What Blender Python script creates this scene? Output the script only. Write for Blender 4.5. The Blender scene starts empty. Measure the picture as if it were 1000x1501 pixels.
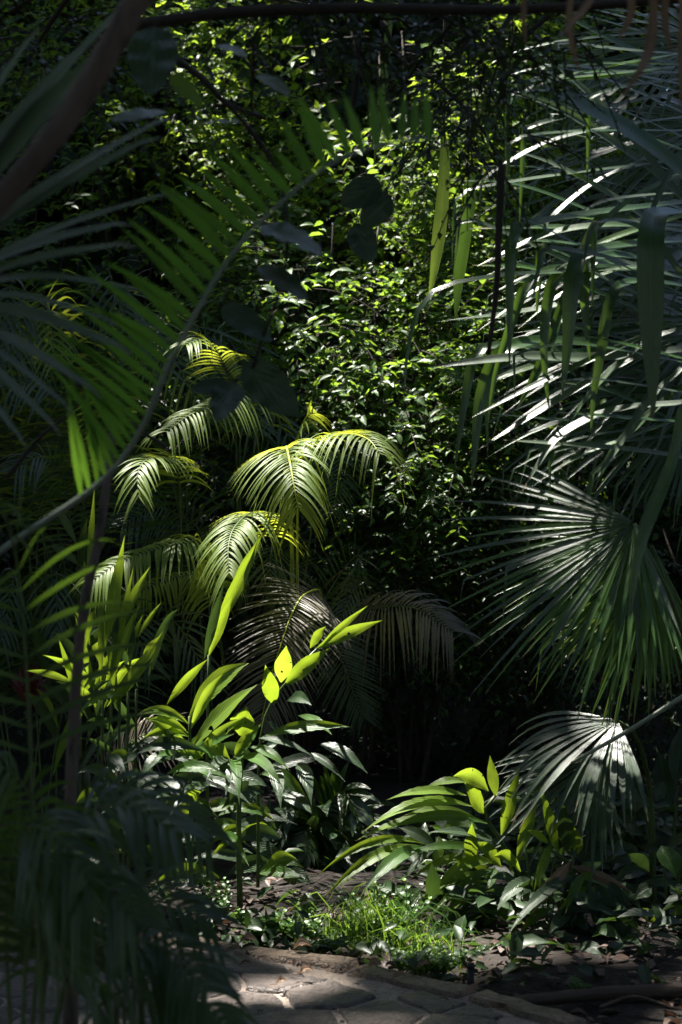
import bpy, math, random
import numpy as np
from mathutils import Vector, Matrix, Quaternion

random.seed(11)
rng = np.random.default_rng(11)
SC = bpy.context.scene
COL = SC.collection
V = Vector

# ------------------------------------------------------------------ camera, sky, sun, exposure
CAM_H = 1.5
F = 60 / 36 * 1501.0
cam = bpy.data.cameras.new('camera')
cam.sensor_fit = 'VERTICAL'; cam.sensor_height = 36; cam.sensor_width = 24
cam.lens = 60; cam.clip_start = 0.05; cam.clip_end = 400
cam.dof.use_dof = True; cam.dof.focus_distance = 6.9; cam.dof.aperture_fstop = 3.6
cam_o = bpy.data.objects.new('camera', cam); COL.objects.link(cam_o)
cam_o.location = (0, 0, CAM_H); cam_o.rotation_euler = (math.radians(90), 0, 0)
SC.camera = cam_o

SUN_EL, SUN_AZ = math.radians(67), math.radians(-38)     # azimuth from +Y towards +X
SUN = V((math.sin(SUN_AZ) * math.cos(SUN_EL), math.cos(SUN_AZ) * math.cos(SUN_EL), math.sin(SUN_EL)))
world = bpy.data.worlds.new('World'); SC.world = world; world.use_nodes = True
wn = world.node_tree
sky = wn.nodes.new('ShaderNodeTexSky'); sky.sky_type = 'NISHITA'; sky.sun_disc = False
sky.sun_elevation = SUN_EL; sky.sun_rotation = SUN_AZ % (2 * math.pi)
wn.links.new(sky.outputs[0], wn.nodes['Background'].inputs[0])
wn.nodes['Background'].inputs[1].default_value = 0.05
sun = bpy.data.lights.new('sun', 'SUN'); sun.energy = 5.0; sun.angle = math.radians(0.5); sun.color = (1, .96, .88)
sun_o = bpy.data.objects.new('sun', sun); COL.objects.link(sun_o)
sun_o.rotation_euler = SUN.to_track_quat('Z', 'Y').to_euler()
SC.view_settings.view_transform = 'Standard'; SC.view_settings.look = 'None'
SC.view_settings.exposure = 2.45; SC.view_settings.gamma = 1.0
SC.view_settings.use_curve_mapping = False
SC.render.engine = 'CYCLES'
cy = SC.cycles
cy.max_bounces = 6; cy.diffuse_bounces = 3; cy.glossy_bounces = 2; cy.transmission_bounces = 4
cy.sample_clamp_indirect = 4.0; cy.use_denoising = True
cy.caustics_reflective = False; cy.caustics_refractive = False


def P(px, py, d):
    """point seen at photo pixel (px, py) that stands d metres in front of the camera"""
    return V(((px - 500) / F * d, d, CAM_H - (py - 750.5) / F * d))


def PL(*pts):
    return [P(*p) for p in pts]


# chosen sunlit spots, left open in the added leaf roof: (point, radius)
SPOTS = []
def spot(px, py, d, r):
    SPOTS.append((P(px, py, d), r))
for a in [
    # sunlit wall of leaves at the back
    (300, 110, 11.7, 0.47), (250, 60, 11.7, 0.22), (215, 130, 11.7, 0.18), (350, 200, 11.7, 0.29),
    (520, 130, 11.0, 0.54), (600, 130, 11.0, 0.62), (660, 110, 11.0, 0.54), (620, 220, 10.9, 0.45), (540, 230, 10.9, 0.40),
    (700, 240, 10.9, 0.36), (480, 110, 11.2, 0.36), (760, 130, 10.9, 0.31), (640, 40, 11.0, 0.36), (590, 330, 10.7, 0.31),
    (420, 470, 9.6, 0.27), (480, 430, 9.6, 0.27), (560, 420, 9.6, 0.31), (520, 520, 9.4, 0.27), (610, 400, 9.4, 0.22),
    (600, 560, 9.2, 0.22), (660, 590, 9.0, 0.27), (660, 700, 8.8, 0.27), (665, 790, 8.6, 0.20), (560, 500, 9.3, 0.27),
    (700, 330, 9.5, 0.22), (380, 640, 8.0, 0.18), (560, 690, 8.8, 0.18), (500, 800, 8.4, 0.11), (720, 590, 9.0, 0.22),
    (470, 560, 9.2, 0.18), (640, 480, 9.2, 0.18), (200, 420, 10, 0.22), (180, 300, 10.5, 0.22),
    # feather palms
    (400, 710, 7.4, .36), (440, 740, 7.3, .3), (370, 740, 7.3, .22), (430, 640, 7.7, .22), (500, 655, 7.5, .22), (560, 650, 7.4, .30), (570, 600, 7.4, .2),
    (300, 520, 8.0, .27), (345, 510, 8.0, .08), (310, 620, 7.8, .25), (350, 610, 7.8, .15), (205, 690, 7.4, .20),
    (315, 800, 7.1, .2), (340, 830, 7.1, .15), (200, 835, 7.5, .10), 
    (430, 880, 7.6, .12), (400, 930, 7.6, .1),
    # gingers and upright leaves on the left
    (280, 1040, 6.4, .26), (340, 1000, 6.4, .2), (240, 1060, 6.4, .15), (330, 1110, 6.4, .2), (380, 1130, 6.4, .2), (350, 1170, 6.4, .15), (450, 1080, 6.4, .2),
    (470, 940, 6.5, .22), (530, 905, 6.5, .14), (400, 1000, 6.5, .16), (170, 850, 6.7, .18), (210, 850, 6.7, .14), (180, 940, 6.7, .2),
    (220, 950, 6.7, .15), (80, 980, 6.7, .2), (130, 770, 7.4, .18), (330, 850, 6.5, .14), (380, 790, 6.5, .10), (90, 760, 7.4, .15),
    # right: ginger, small fan leaf
    (600, 1180, 6.2, .34), (530, 1250, 6.1, .26), (500, 1290, 6.05, .24), (600, 1240, 6.2, .2), (680, 1150, 6.2, .22), (540, 1230, 6.1, .2), (500, 1290, 6.1, .22), (570, 1270, 6.1, .15), (720, 1140, 6.2, .14),
    (660, 1300, 6.1, .17), (690, 1230, 6.2, .15), (830, 1090, 6.0, .28), (780, 1150, 6.0, .2), (850, 1160, 6.1, .18), (760, 1220, 6.1, .15), (980, 1265, 6.1, .08),
    (650, 1340, 6.0, .1), (760, 1350, 5.9, .07),
    # right: long blades
    (770, 680, 5.6, .13), (690, 535, 5.6, .14), (640, 420, 5.6, .12), (690, 640, 5.7, .15), (640, 300, 6.4, .14), (860, 350, 5.4, .1),
    (800, 470, 5.8, .14), (760, 440, 5.8, .14), (820, 200, 5.8, .18), (900, 160, 5.6, .15), (850, 100, 5.8, .18), (780, 560, 5.7, .1), (900, 620, 5.6, .12), (860, 470, 5.6, .12), (960, 560, 5.6, .1),
    (760, 90, 5.7, .2), (830, 180, 5.7, .22), (780, 260, 5.7, .18), (900, 300, 5.7, .2), (700, 400, 5.5, .16), (770, 400, 5.6, .2), (850, 400, 5.5, .2), (720, 480, 5.6, .2), (830, 520, 5.6, .22), (700, 600, 5.7, .18), (820, 650, 5.5, .18), (900, 520, 5.6, .18), (940, 440, 5.6, .16), (960, 660, 5.6, .14), (880, 90, 5.9, .2), (680, 540, 5.55, .16),
    (740, 800, 5.5, .12), (850, 820, 5.55, .14), (790, 930, 5.5, .15), (720, 860, 5.4, .1), (780, 860, 5.5, .14), (760, 820, 5.5, .12), (820, 940, 5.6, .12), (880, 960, 5.8, .16), (560, 130, 7.5, .18),
    # ground
    (560, 1370, 6.1, .07), (600, 1390, 5.95, .08), (530, 1380, 6.0, .1), (585,1350,6.05,.1), (620, 1380, 5.9, .1), (470, 1330, 6.15, .1), (460, 1330, 6.15, .1), (420, 1390, 6.0, .1), (500, 1400, 5.9, .08),
    (380, 1440, 5.45, .09), (450, 1425, 5.55, .08), (170, 1380, 5.95, .12), (240, 1370, 6.0, .10), (700, 1470, 5.25, .07), (560, 1460, 5.25, .16), (480, 1475, 5.2, .14), (640, 1470, 5.2, .12), (330, 1420, 5.6, .12), (400, 1450, 5.4, .14), (520, 1440, 5.4, .12), (740, 1485, 5.1, .1)]:
    spot(*a)
SP = np.array([list(p) for p, r in SPOTS]); SR = np.array([r for p, r in SPOTS]); SV = np.array(SUN)


def blocks_spot(pts, grow=0.0, tmin=0.5):
    """which of pts would stand in the sun's way to a sunlit spot"""
    pts = np.asarray(pts); bad = np.zeros(len(pts), bool)
    for p, r in zip(SP, SR):
        d = pts - p
        t = d @ SV
        dist2 = (d * d).sum(1) - t * t
        bad |= (t > r + tmin) & (dist2 < (r + grow) ** 2)
    return bad


# ------------------------------------------------------------------ materials
def new_mat(name):
    m = bpy.data.materials.new(name); m.use_nodes = True
    nt = m.node_tree
    for n in list(nt.nodes): nt.nodes.remove(n)
    out = nt.nodes.new('ShaderNodeOutputMaterial')
    return m, nt, out


def N(nt, typ, **kw):
    n = nt.nodes.new(typ)
    for k, v in kw.items():
        if hasattr(n, k): setattr(n, k, v)
    return n


def math_node(nt, op, a, b=None, clamp=False):
    n = nt.nodes.new('ShaderNodeMath'); n.operation = op; n.use_clamp = clamp
    for i, x in enumerate((a, b)):
        if x is None: continue
        if isinstance(x, (int, float)): n.inputs[i].default_value = x
        else: nt.links.new(x, n.inputs[i])
    return n.outputs[0]


def mix_col(nt, fac, a, b):
    n = nt.nodes.new('ShaderNodeMix'); n.data_type = 'RGBA'
    for s, x in ((n.inputs[0], fac), (n.inputs[6], a), (n.inputs[7], b)):
        if isinstance(x, (int, float)): s.default_value = x
        elif isinstance(x, tuple): s.default_value = (*x, 1) if len(x) == 3 else x
        else: nt.links.new(x, s)
    return n.outputs[2]


def leaf_mat(name, col, col2, trans, rough=.38, veins=0, vein_k=.5, transf=.4, spec=.5, tip=None, along=0, rib=.6, bump=.25, holes=0):
    """a thin leaf: glossy skin, light passing through, veins along (or feathered off) the midrib; luv = (along, across -1..1, random)"""
    m, nt, out = new_mat(name)
    L = nt.links.new
    at = N(nt, 'ShaderNodeAttribute', attribute_name='luv')
    sp = N(nt, 'ShaderNodeSeparateXYZ'); L(at.outputs['Vector'], sp.inputs[0])
    u, v, r = sp.outputs
    av = math_node(nt, 'ABSOLUTE', v)
    tc = N(nt, 'ShaderNodeTexCoord')
    nz = N(nt, 'ShaderNodeTexNoise'); nz.inputs['Scale'].default_value = 9; nz.inputs['Detail'].default_value = 5
    L(tc.outputs['Object'], nz.inputs['Vector'])
    fac = math_node(nt, 'ADD', math_node(nt, 'MULTIPLY', r, .75), math_node(nt, 'MULTIPLY', math_node(nt, 'SUBTRACT', nz.outputs[0], .35), .9), True)
    c = mix_col(nt, fac, col, col2)
    if tip is not None:
        nt_tip = math_node(nt, 'ADD', u, math_node(nt, 'MULTIPLY', math_node(nt, 'ADD', nz.outputs[0], math_node(nt, 'MULTIPLY', r, .3)), .25))
        t = math_node(nt, 'MULTIPLY', math_node(nt, 'SUBTRACT', nt_tip, 1.08), 9, True)
        c = mix_col(nt, t, c, tip)
    # fine brown blemishes
    nz2 = N(nt, 'ShaderNodeTexNoise'); nz2.inputs['Scale'].default_value = 55; nz2.inputs['Detail'].default_value = 3
    L(tc.outputs['Object'], nz2.inputs['Vector'])
    bl = math_node(nt, 'MULTIPLY', math_node(nt, 'SUBTRACT', nz2.outputs[0], .69), 12, True)
    c = mix_col(nt, math_node(nt, 'MULTIPLY', bl, .5), c, (.12, .09, .04))
    hgt = None
    if veins:
        ph = math_node(nt, 'MULTIPLY', v, veins)
        if along:
            ph = math_node(nt, 'SUBTRACT', math_node(nt, 'MULTIPLY', u, along), math_node(nt, 'MULTIPLY', av, veins))
        w = math_node(nt, 'SINE', ph)
        w = math_node(nt, 'MULTIPLY', math_node(nt, 'ADD', w, 1), .5)
        hgt = w
        c = mix_col(nt, math_node(nt, 'MULTIPLY', math_node(nt, 'POWER', w, 3), vein_k), c, tuple(min(1, x * 1.9 + .01) for x in col2))
    mid = math_node(nt, 'SUBTRACT', 1, math_node(nt, 'MULTIPLY', av, 9), True)
    c = mix_col(nt, math_node(nt, 'MULTIPLY', mid, rib), c, tuple(min(1, x * 2.2 + .015) for x in col2))
    b = N(nt, 'ShaderNodeBsdfPrincipled')
    L(c, b.inputs['Base Color'])
    L(math_node(nt, 'ADD', rough - .12, math_node(nt, 'MULTIPLY', nz.outputs[0], .24)), b.inputs['Roughness'])
    b.inputs['Specular IOR Level'].default_value = spec
    if hgt is not None or True:
        bp = N(nt, 'ShaderNodeBump'); bp.inputs['Strength'].default_value = bump; bp.inputs['Distance'].default_value = .004
        h = nz2.outputs[0] if hgt is None else math_node(nt, 'ADD', math_node(nt, 'MULTIPLY', hgt, .7), math_node(nt, 'MULTIPLY', nz2.outputs[0], .6))
        L(h, bp.inputs['Height']); L(bp.outputs[0], b.inputs['Normal'])
    tr = N(nt, 'ShaderNodeBsdfTranslucent')
    pat = math_node(nt, 'MULTIPLY', math_node(nt, 'ADD', .55, math_node(nt, 'MULTIPLY', nz.outputs[0], .8)), math_node(nt, 'SUBTRACT', 1, math_node(nt, 'MULTIPLY', bl, .6)))
    if hgt is not None: pat = math_node(nt, 'MULTIPLY', pat, math_node(nt, 'SUBTRACT', 1.1, math_node(nt, 'MULTIPLY', hgt, .38)))
    pat = math_node(nt, 'MULTIPLY', pat, math_node(nt, 'ADD', .8, math_node(nt, 'MULTIPLY', r, .4)))
    if tip is not None: pat = math_node(nt, 'MULTIPLY', pat, math_node(nt, 'SUBTRACT', 1, math_node(nt, 'MULTIPLY', t, .7)))
    L(mix_col(nt, pat, (0, 0, 0), trans), tr.inputs[0])
    mx = N(nt, 'ShaderNodeMixShader'); mx.inputs[0].default_value = transf
    L(b.outputs[0], mx.inputs[1]); L(tr.outputs[0], mx.inputs[2])
    if holes:                                     # eaten by insects
        nh = N(nt, 'ShaderNodeTexNoise'); nh.inputs['Scale'].default_value = 26; nh.inputs['Detail'].default_value = 1.5
        L(tc.outputs['Object'], nh.inputs['Vector'])
        hole = math_node(nt, 'GREATER_THAN', nh.outputs[0], holes)
        tp = N(nt, 'ShaderNodeBsdfTransparent'); m2 = N(nt, 'ShaderNodeMixShader')
        L(hole, m2.inputs[0]); L(mx.outputs[0], m2.inputs[1]); L(tp.outputs[0], m2.inputs[2]); L(m2.outputs[0], out.inputs[0])
    else: L(mx.outputs[0], out.inputs[0])
    return m


def rough_mat(name, c1, c2, c3, scale=8, rough=.8, bump=.5, dist=.02, spec=.3, stretch=(1, 1, 1), grit=0):
    m, nt, out = new_mat(name); L = nt.links.new
    tc = N(nt, 'ShaderNodeTexCoord'); mp = N(nt, 'ShaderNodeMapping'); mp.inputs['Scale'].default_value = stretch
    L(tc.outputs['Object'], mp.inputs[0])
    n1 = N(nt, 'ShaderNodeTexNoise'); n1.inputs['Scale'].default_value = scale; n1.inputs['Detail'].default_value = 8; n1.inputs['Roughness'].default_value = .65
    n2 = N(nt, 'ShaderNodeTexNoise'); n2.inputs['Scale'].default_value = scale * 5; n2.inputs['Detail'].default_value = 6
    L(mp.outputs[0], n1.inputs['Vector']); L(mp.outputs[0], n2.inputs['Vector'])
    f1 = math_node(nt, 'MULTIPLY', math_node(nt, 'SUBTRACT', n1.outputs[0], .36), 3.4, True)
    c = mix_col(nt, f1, c1, c2)
    f2 = math_node(nt, 'MULTIPLY', math_node(nt, 'SUBTRACT', n2.outputs[0], .52), 5, True)
    c = mix_col(nt, f2, c, c3)
    hh = math_node(nt, 'ADD', n1.outputs[0], math_node(nt, 'MULTIPLY', n2.outputs[0], .5))
    if grit:                                     # coarse grains and pits, pale flecks
        n3 = N(nt, 'ShaderNodeTexNoise'); n3.inputs['Scale'].default_value = grit; n3.inputs['Detail'].default_value = 3
        L(mp.outputs[0], n3.inputs['Vector'])
        fl = math_node(nt, 'MULTIPLY', math_node(nt, 'SUBTRACT', n3.outputs[0], .62), 9, True)
        c = mix_col(nt, math_node(nt, 'MULTIPLY', fl, .55), c, (.32, .28, .25))
        vo = N(nt, 'ShaderNodeTexVoronoi'); vo.inputs['Scale'].default_value = 9; vo.feature = 'DISTANCE_TO_EDGE'; L(mp.outputs[0], vo.inputs['Vector'])
        crack = math_node(nt, 'MULTIPLY', vo.outputs[0], 14, True)
        hh = math_node(nt, 'ADD', math_node(nt, 'ADD', hh, math_node(nt, 'MULTIPLY', n3.outputs[0], .35)), math_node(nt, 'MULTIPLY', crack, .12))
    b = N(nt, 'ShaderNodeBsdfPrincipled'); L(c, b.inputs['Base Color'])
    L(math_node(nt, 'ADD', rough - .2, math_node(nt, 'MULTIPLY', n1.outputs[0], .4)), b.inputs['Roughness'])
    b.inputs['Specular IOR Level'].default_value = spec
    bp = N(nt, 'ShaderNodeBump'); bp.inputs['Strength'].default_value = bump; bp.inputs['Distance'].default_value = dist
    L(hh, bp.inputs['Height']); L(bp.outputs[0], b.inputs['Normal'])
    L(b.outputs[0], out.inputs[0])
    return m


M = {}
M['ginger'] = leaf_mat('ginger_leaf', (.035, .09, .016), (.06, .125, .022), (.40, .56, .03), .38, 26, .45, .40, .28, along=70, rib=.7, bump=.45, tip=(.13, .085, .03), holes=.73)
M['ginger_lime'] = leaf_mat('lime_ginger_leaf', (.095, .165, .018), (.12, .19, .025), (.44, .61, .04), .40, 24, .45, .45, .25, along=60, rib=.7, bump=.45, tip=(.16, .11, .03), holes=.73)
M['ginger_shaded'] = leaf_mat('shaded_ginger_leaf', (.014, .032, .011), (.022, .045, .015), (.10, .18, .03), .38, 26, .35, .22, .4, along=70, bump=.4)  # shaded copy of the ginger leaf, shade put into its colour
M['ginger_grey'] = leaf_mat('grey_ginger_leaf', (.035, .06, .03), (.05, .075, .04), (.16, .26, .05), .40, 26, .4, .28, .25, along=70, bump=.4)
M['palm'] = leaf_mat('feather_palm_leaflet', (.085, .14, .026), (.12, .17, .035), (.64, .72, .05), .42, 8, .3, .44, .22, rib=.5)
M['palm_shaded'] = leaf_mat('shaded_palm_leaflet', (.016, .036, .010), (.026, .05, .014), (.14, .26, .02), .36, 8, .3, .32, .5, rib=.4)  # for fronds out of the sun: leaflet with shade mixed into the colour
M['palm_near'] = leaf_mat('thin_green_palm_leaflet', (.028, .070, .015), (.040, .09, .02), (.22, .45, .035), .40, 8, .3, .50, .3, rib=.4)
M['palm_brown'] = leaf_mat('brownish_palm_leaflet', (.055, .05, .032), (.085, .07, .05), (.2, .17, .06), .40, 8, .3, .2, .5, rib=.4)
M['fan'] = leaf_mat('fan_palm_blade', (.014, .038, .011), (.026, .056, .016), (.16, .30, .03), .30, 30, .5, .28, .6, tip=(.14, .085, .04), rib=.4, bump=.22)
M['fan_sheen'] = leaf_mat('sheen_pale_fan_blade', (.032, .054, .032), (.052, .075, .044), (.20, .30, .06), .36, 30, .4, .22, .6, tip=(.22, .15, .09), rib=.4, bump=.25)  # blade colour paled to carry the bluish sky sheen
M['fan_near'] = leaf_mat('sheened_fan_palm_blade', (.06, .085, .055), (.09, .12, .08), (.2, .30, .08), .36, 24, .4, .25, .6, tip=(.14, .1, .06), rib=.4, bump=.25)  # base colour lightened to show sheen on the near blades
M['fan_green'] = leaf_mat('fresh_fan_palm_blade', (.024, .062, .014), (.042, .09, .02), (.26, .44, .04), .28, 30, .5, .30, .45, tip=(.22, .15, .05), rib=.5, bump=.25)
M['fan_lime'] = leaf_mat('yellowing_fan_palm_blade', (.07, .125, .022), (.12, .17, .03), (.28, .40, .05), .36, 24, .55, .38, .5, tip=(.35, .28, .05), rib=.5, bump=.5)
M['dead'] = leaf_mat('dead_leaf', (.13, .08, .048), (.22, .14, .085), (.30, .16, .07), .6, 16, .3, .25, .3)
M['litter'] = leaf_mat('rotting_leaf', (.035, .02, .015), (.085, .05, .035), (.10, .05, .03), .55, 16, .3, .15, .35)
M['dead_grey'] = leaf_mat('grey_dead_leaf', (.12, .11, .10), (.2, .18, .16), (.2, .17, .12), .5, 16, .4, .2, .4)
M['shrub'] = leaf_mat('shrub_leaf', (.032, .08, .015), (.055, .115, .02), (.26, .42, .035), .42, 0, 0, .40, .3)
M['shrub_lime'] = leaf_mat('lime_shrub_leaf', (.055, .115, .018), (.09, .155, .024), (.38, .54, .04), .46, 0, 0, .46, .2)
M['shrub_shaded'] = leaf_mat('shaded_shrub_leaf', (.012, .028, .009), (.02, .042, .012), (.08, .15, .02), .42, 0, 0, .22, .3)  # darker shrub leaf, deep shade put into the base colour
M['round'] = leaf_mat('round_leaf', (.014, .030, .012), (.024, .045, .016), (.09, .16, .03), .34, 20, .3, .22, .55, along=24)
M['weed'] = leaf_mat('weed_leaf', (.03, .08, .016), (.06, .125, .024), (.24, .40, .04), .42, 0, 0, .4, .4)
M['red'] = leaf_mat('red_leaf', (.07, .012, .014), (.12, .02, .02), (.3, .03, .03), .35, 16, .3, .3, .5)
M['bark'] = rough_mat('bark', (.07, .05, .04), (.15, .11, .09), (.03, .025, .02), 7, .85, .6, .02, .3, (1, 1, .35))
M['twig'] = rough_mat('twig_bark', (.022, .016, .012), (.045, .034, .025), (.015, .012, .01), 20, .8, .4, .005)
M['stem'] = rough_mat('green_stem', (.05, .09, .025), (.09, .12, .035), (.05, .05, .02), 18, .5, .2, .003)
M['stem_pale'] = rough_mat('pale_midrib', (.18, .22, .17), (.24, .27, .21), (.14, .17, .12), 18, .42, .1, .003, .6)  # pale base colour stands in for sheen on the near rachis
M['stem_yellow'] = rough_mat('yellow_stem', (.28, .34, .03), (.36, .38, .05), (.2, .22, .03), 14, .45, .1, .003)
M['soil'] = rough_mat('soil', (.010, .008, .006), (.024, .017, .013), (.04, .03, .024), 6, .9, .9, .04)
M['flag'] = rough_mat('flagstone', (.062, .044, .036), (.13, .095, .077), (.028, .021, .019), 7, .46, 1.0, .05, .9, grit=150)
M['mortar'] = rough_mat('mortar', (.20, .155, .125), (.30, .24, .19), (.06, .05, .04), 16, .7, .9, .015, .4)
M['kerb'] = rough_mat('edging_stone', (.13, .08, .05), (.24, .165, .11), (.045, .045, .024), 8, .55, 1.0, .04, .6, grit=120)
M['wood'] = rough_mat('rotting_wood', (.05, .034, .025), (.10, .07, .05), (.025, .02, .016), 6, .85, .6, .02, .3, (.2, 1, 1))
M['black'] = rough_mat('black_plastic', (.012, .012, .014), (.02, .02, .022), (.03, .03, .03), 10, .5, .2, .003)


# ------------------------------------------------------------------ mesh helpers
class MB:
    def __init__(s): s.v = []; s.f = []; s.l = []

    def add(s, vs, fs, ls):
        b = len(s.v); s.v += vs; s.l += ls
        s.f += [tuple(i + b for i in f) for f in fs]


def mesh_of(name, v, f, l, mat, off=V((0, 0, 0))):
    me = bpy.data.meshes.new(name)
    va = np.asarray([tuple(x) for x in v], np.float32) if not isinstance(v, np.ndarray) else v.astype(np.float32)
    va = va - np.array(off, np.float32)
    me.from_pydata(va, [], f if isinstance(f, list) else f.tolist())
    me.polygons.foreach_set('use_smooth', np.ones(len(me.polygons), bool))
    at = me.attributes.new('luv', 'FLOAT_VECTOR', 'POINT')
    at.data.foreach_set('vector', np.asarray(l, np.float32).ravel())
    me.materials.append(mat); me.update()
    return me


class Thing:
    def __init__(s, name, label, cat, loc, group=None, kind=None):
        o = bpy.data.objects.new(name, None); COL.objects.link(o)
        o.location = loc; o.empty_display_size = .1
        o['label'] = label; o['category'] = cat
        if group: o['group'] = group
        if kind: o['kind'] = kind
        s.o = o; s.loc = V(loc); s.n = 0

    def part(s, name, mb, mat, parent=None, kind=None, label=None):
        me = mesh_of(name, mb.v, mb.f, mb.l, mat, s.loc)
        o = bpy.data.objects.new(name, me); COL.objects.link(o)
        o.parent = parent or s.o
        if kind: o['kind'] = kind
        if label: o['label'] = label
        return o


def solo(name, label, cat, mb, mat, loc, group=None, kind=None):
    me = mesh_of(name, mb.v, mb.f, mb.l, mat, V(loc))
    o = bpy.data.objects.new(name, me); COL.objects.link(o); o.location = loc
    if kind != 'structure':
        o['label'] = label; o['category'] = cat
    if group: o['group'] = group
    if kind: o['kind'] = kind
    return o


def curve(pts, n):
    """Catmull-Rom through pts, n+1 samples evenly spread by length"""
    p = [V(x) for x in pts]
    if len(p) == 2:
        return [p[0].lerp(p[1], i / n) for i in range(n + 1)]
    q = [p[0] * 2 - p[1]] + p + [p[-1] * 2 - p[-2]]
    dense = []
    for i in range(1, len(q) - 2):
        a, b, c, d = q[i - 1], q[i], q[i + 1], q[i + 2]
        for k in range(16):
            t = k / 16
            dense.append(.5 * ((2 * b) + (c - a) * t + (2 * a - 5 * b + 4 * c - d) * t * t + (3 * b - a - 3 * c + d) * t ** 3))
    dense.append(p[-1])
    L = [0]
    for a, b in zip(dense, dense[1:]): L.append(L[-1] + (b - a).length)
    out = []; j = 0
    for i in range(n + 1):
        t = L[-1] * i / n
        while j < len(L) - 2 and L[j + 1] < t: j += 1
        k = (t - L[j]) / max(1e-9, L[j + 1] - L[j])
        out.append(dense[j].lerp(dense[j + 1], min(1, k)))
    return out


def tube(mb, pts, r0, r1, sides=6, wob=0.0, r=0.5):
    n = len(pts)
    T = (pts[1] - pts[0]).normalized()
    A = T.orthogonal().normalized()
    vs = []; ls = []; fs = []
    for i in range(n):
        T2 = (pts[min(n - 1, i + 1)] - pts[max(0, i - 1)]).normalized()
        A = (A - T2 * A.dot(T2)).normalized(); B = T2.cross(A)
        rad = r0 + (r1 - r0) * i / (n - 1)
        for k in range(sides):
            a = 2 * math.pi * k / sides
            rr = rad * (1 + random.uniform(-wob, wob))
            vs.append(pts[i] + (A * math.cos(a) + B * math.sin(a)) * rr); ls.append((i / (n - 1), math.cos(a), r))
    for i in range(n - 1):
        for k in range(sides):
            a = i * sides + k; b = i * sides + (k + 1) % sides
            fs.append((a, b, b + sides, a + sides))
    fs.append(tuple(range(sides))[::-1]); fs.append(tuple((n - 1) * sides + k for k in range(sides)))
    mb.add(vs, fs, ls)


def ribbon(mb, pts, widths, nrm, fold=.25, across=2, wave=0.0, twist=0.0, r=None, curl=0.0):
    """a leaf blade: half-widths along a centreline, folded along its midrib"""
    n = len(pts); r = random.random() if r is None else r
    T = (pts[1] - pts[0]).normalized(); Nn = V(nrm)
    Nn = Nn - T * Nn.dot(T)
    if Nn.length < 1e-4: Nn = T.orthogonal()
    Nn.normalize()
    vs = []; ls = []; fs = []; cs = across + 1
    ph = random.uniform(0, 6)
    for i in range(n):
        T = (pts[min(n - 1, i + 1)] - pts[max(0, i - 1)]).normalized()
        Nn = (Nn - T * Nn.dot(T)).normalized()
        if twist: Nn = Quaternion(T, twist / n) @ Nn
        S = T.cross(Nn)
        w = widths[i]
        for k in range(cs):
            v = -1 + 2 * k / across
            h = abs(v) * fold * w - curl * v * v * w
            if wave: h += wave * w * abs(v) * math.sin(ph + i * 1.7 + (2.1 if v > 0 else 0))
            vs.append(pts[i] + S * (v * w) + Nn * h); ls.append((i / (n - 1), v, r))
    for i in range(n - 1):
        for k in range(across):
            a = i * cs + k
            fs.append((a, a + 1, a + 1 + cs, a + cs))
    mb.add(vs, fs, ls)


def lance(n, w, peak=.45, base=.12):
    """half-width profile of a lance-shaped leaf"""
    out = []
    for i in range(n + 1):
        t = i / n
        a = (t / peak) if t < peak else (1 - t) / (1 - peak)
        out.append(w * max(base * (1 - t) * .6, math.sin(a * math.pi / 2) ** (.9 if t < peak else 1.35)) * (1 if t < .999 else .03))
    return out


def oval(n, w):
    return [w * max(.04, math.sin(math.pi * (i / n) ** .8) ** .55) for i in range(n + 1)]


def leafpts(b, t, arch=.1, n=9, side=0.0, droop=0.0):
    """arched centreline base -> tip"""
    d = t - b; L = d.length
    up = V((0, 0, 1)); c = (b + t) / 2 + up * arch * L + d.cross(up) * side
    out = []
    for i in range(n + 1):
        s = i / n
        out.append(b * (1 - s) ** 2 + c * 2 * s * (1 - s) + t * s * s)
    return out


UPC = V((0, -.75, .65)).normalized()      # facing up and towards the path


def px2m(w, d): return w * d / F


def hero_leaf(th, base, tip, wpx, mat, arch=.12, nrm=UPC, name='leaf', fold=.25, wave=.08, prof=lance, n=10, across=4, side=0, curl=0.0, twist=None):
    b, t = P(*base), P(*tip)
    mb = MB()
    pts = leafpts(b, t, arch, n, side)
    w = px2m(wpx, (base[2] + tip[2]) / 2) / 2
    ribbon(mb, pts, prof(n, w), nrm, fold, across, wave, random.uniform(-.5, .5) if twist is None else twist, curl=curl)
    return th.part(name, mb, M[mat])


# ------------------------------------------------------------------ ground and path
def grid_sheet(x0, x1, y0, y1, nx, ny, zf):
    v = []; f = []; l = []
    for j in range(ny + 1):
        for i in range(nx + 1):
            x = x0 + (x1 - x0) * i / nx; y = y0 + (y1 - y0) * j / ny
            v.append(V((x, y, zf(x, y)))); l.append((0, 0, 0))
    for j in range(ny):
        for i in range(nx):
            a = j * (nx + 1) + i; f.append((a, a + 1, a + nx + 2, a + nx + 1))
    mb = MB(); mb.add(v, f, l); return mb


from mathutils import noise as mnoise
EDGE = [V((-3.2, 6.72, 0)), V((-2.0, 6.6, 0)), V((-1.3, 6.35, 0)), V((-.80, 6.12, 0)), V((-.41, 5.86, 0)), V((-.18, 5.72, 0)), V((.03, 5.6, 0)), V((.175, 5.48, 0)), V((.42, 5.28, 0)), V((.57, 5.12, 0)), V((.78, 4.82, 0)), V((1.1, 4.2, 0)), V((1.4, 3.4, 0)), V((1.45, 2.0, 0)), V((1.45, -3, 0))]
EDGE_C = curve(EDGE, 160)


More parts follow.
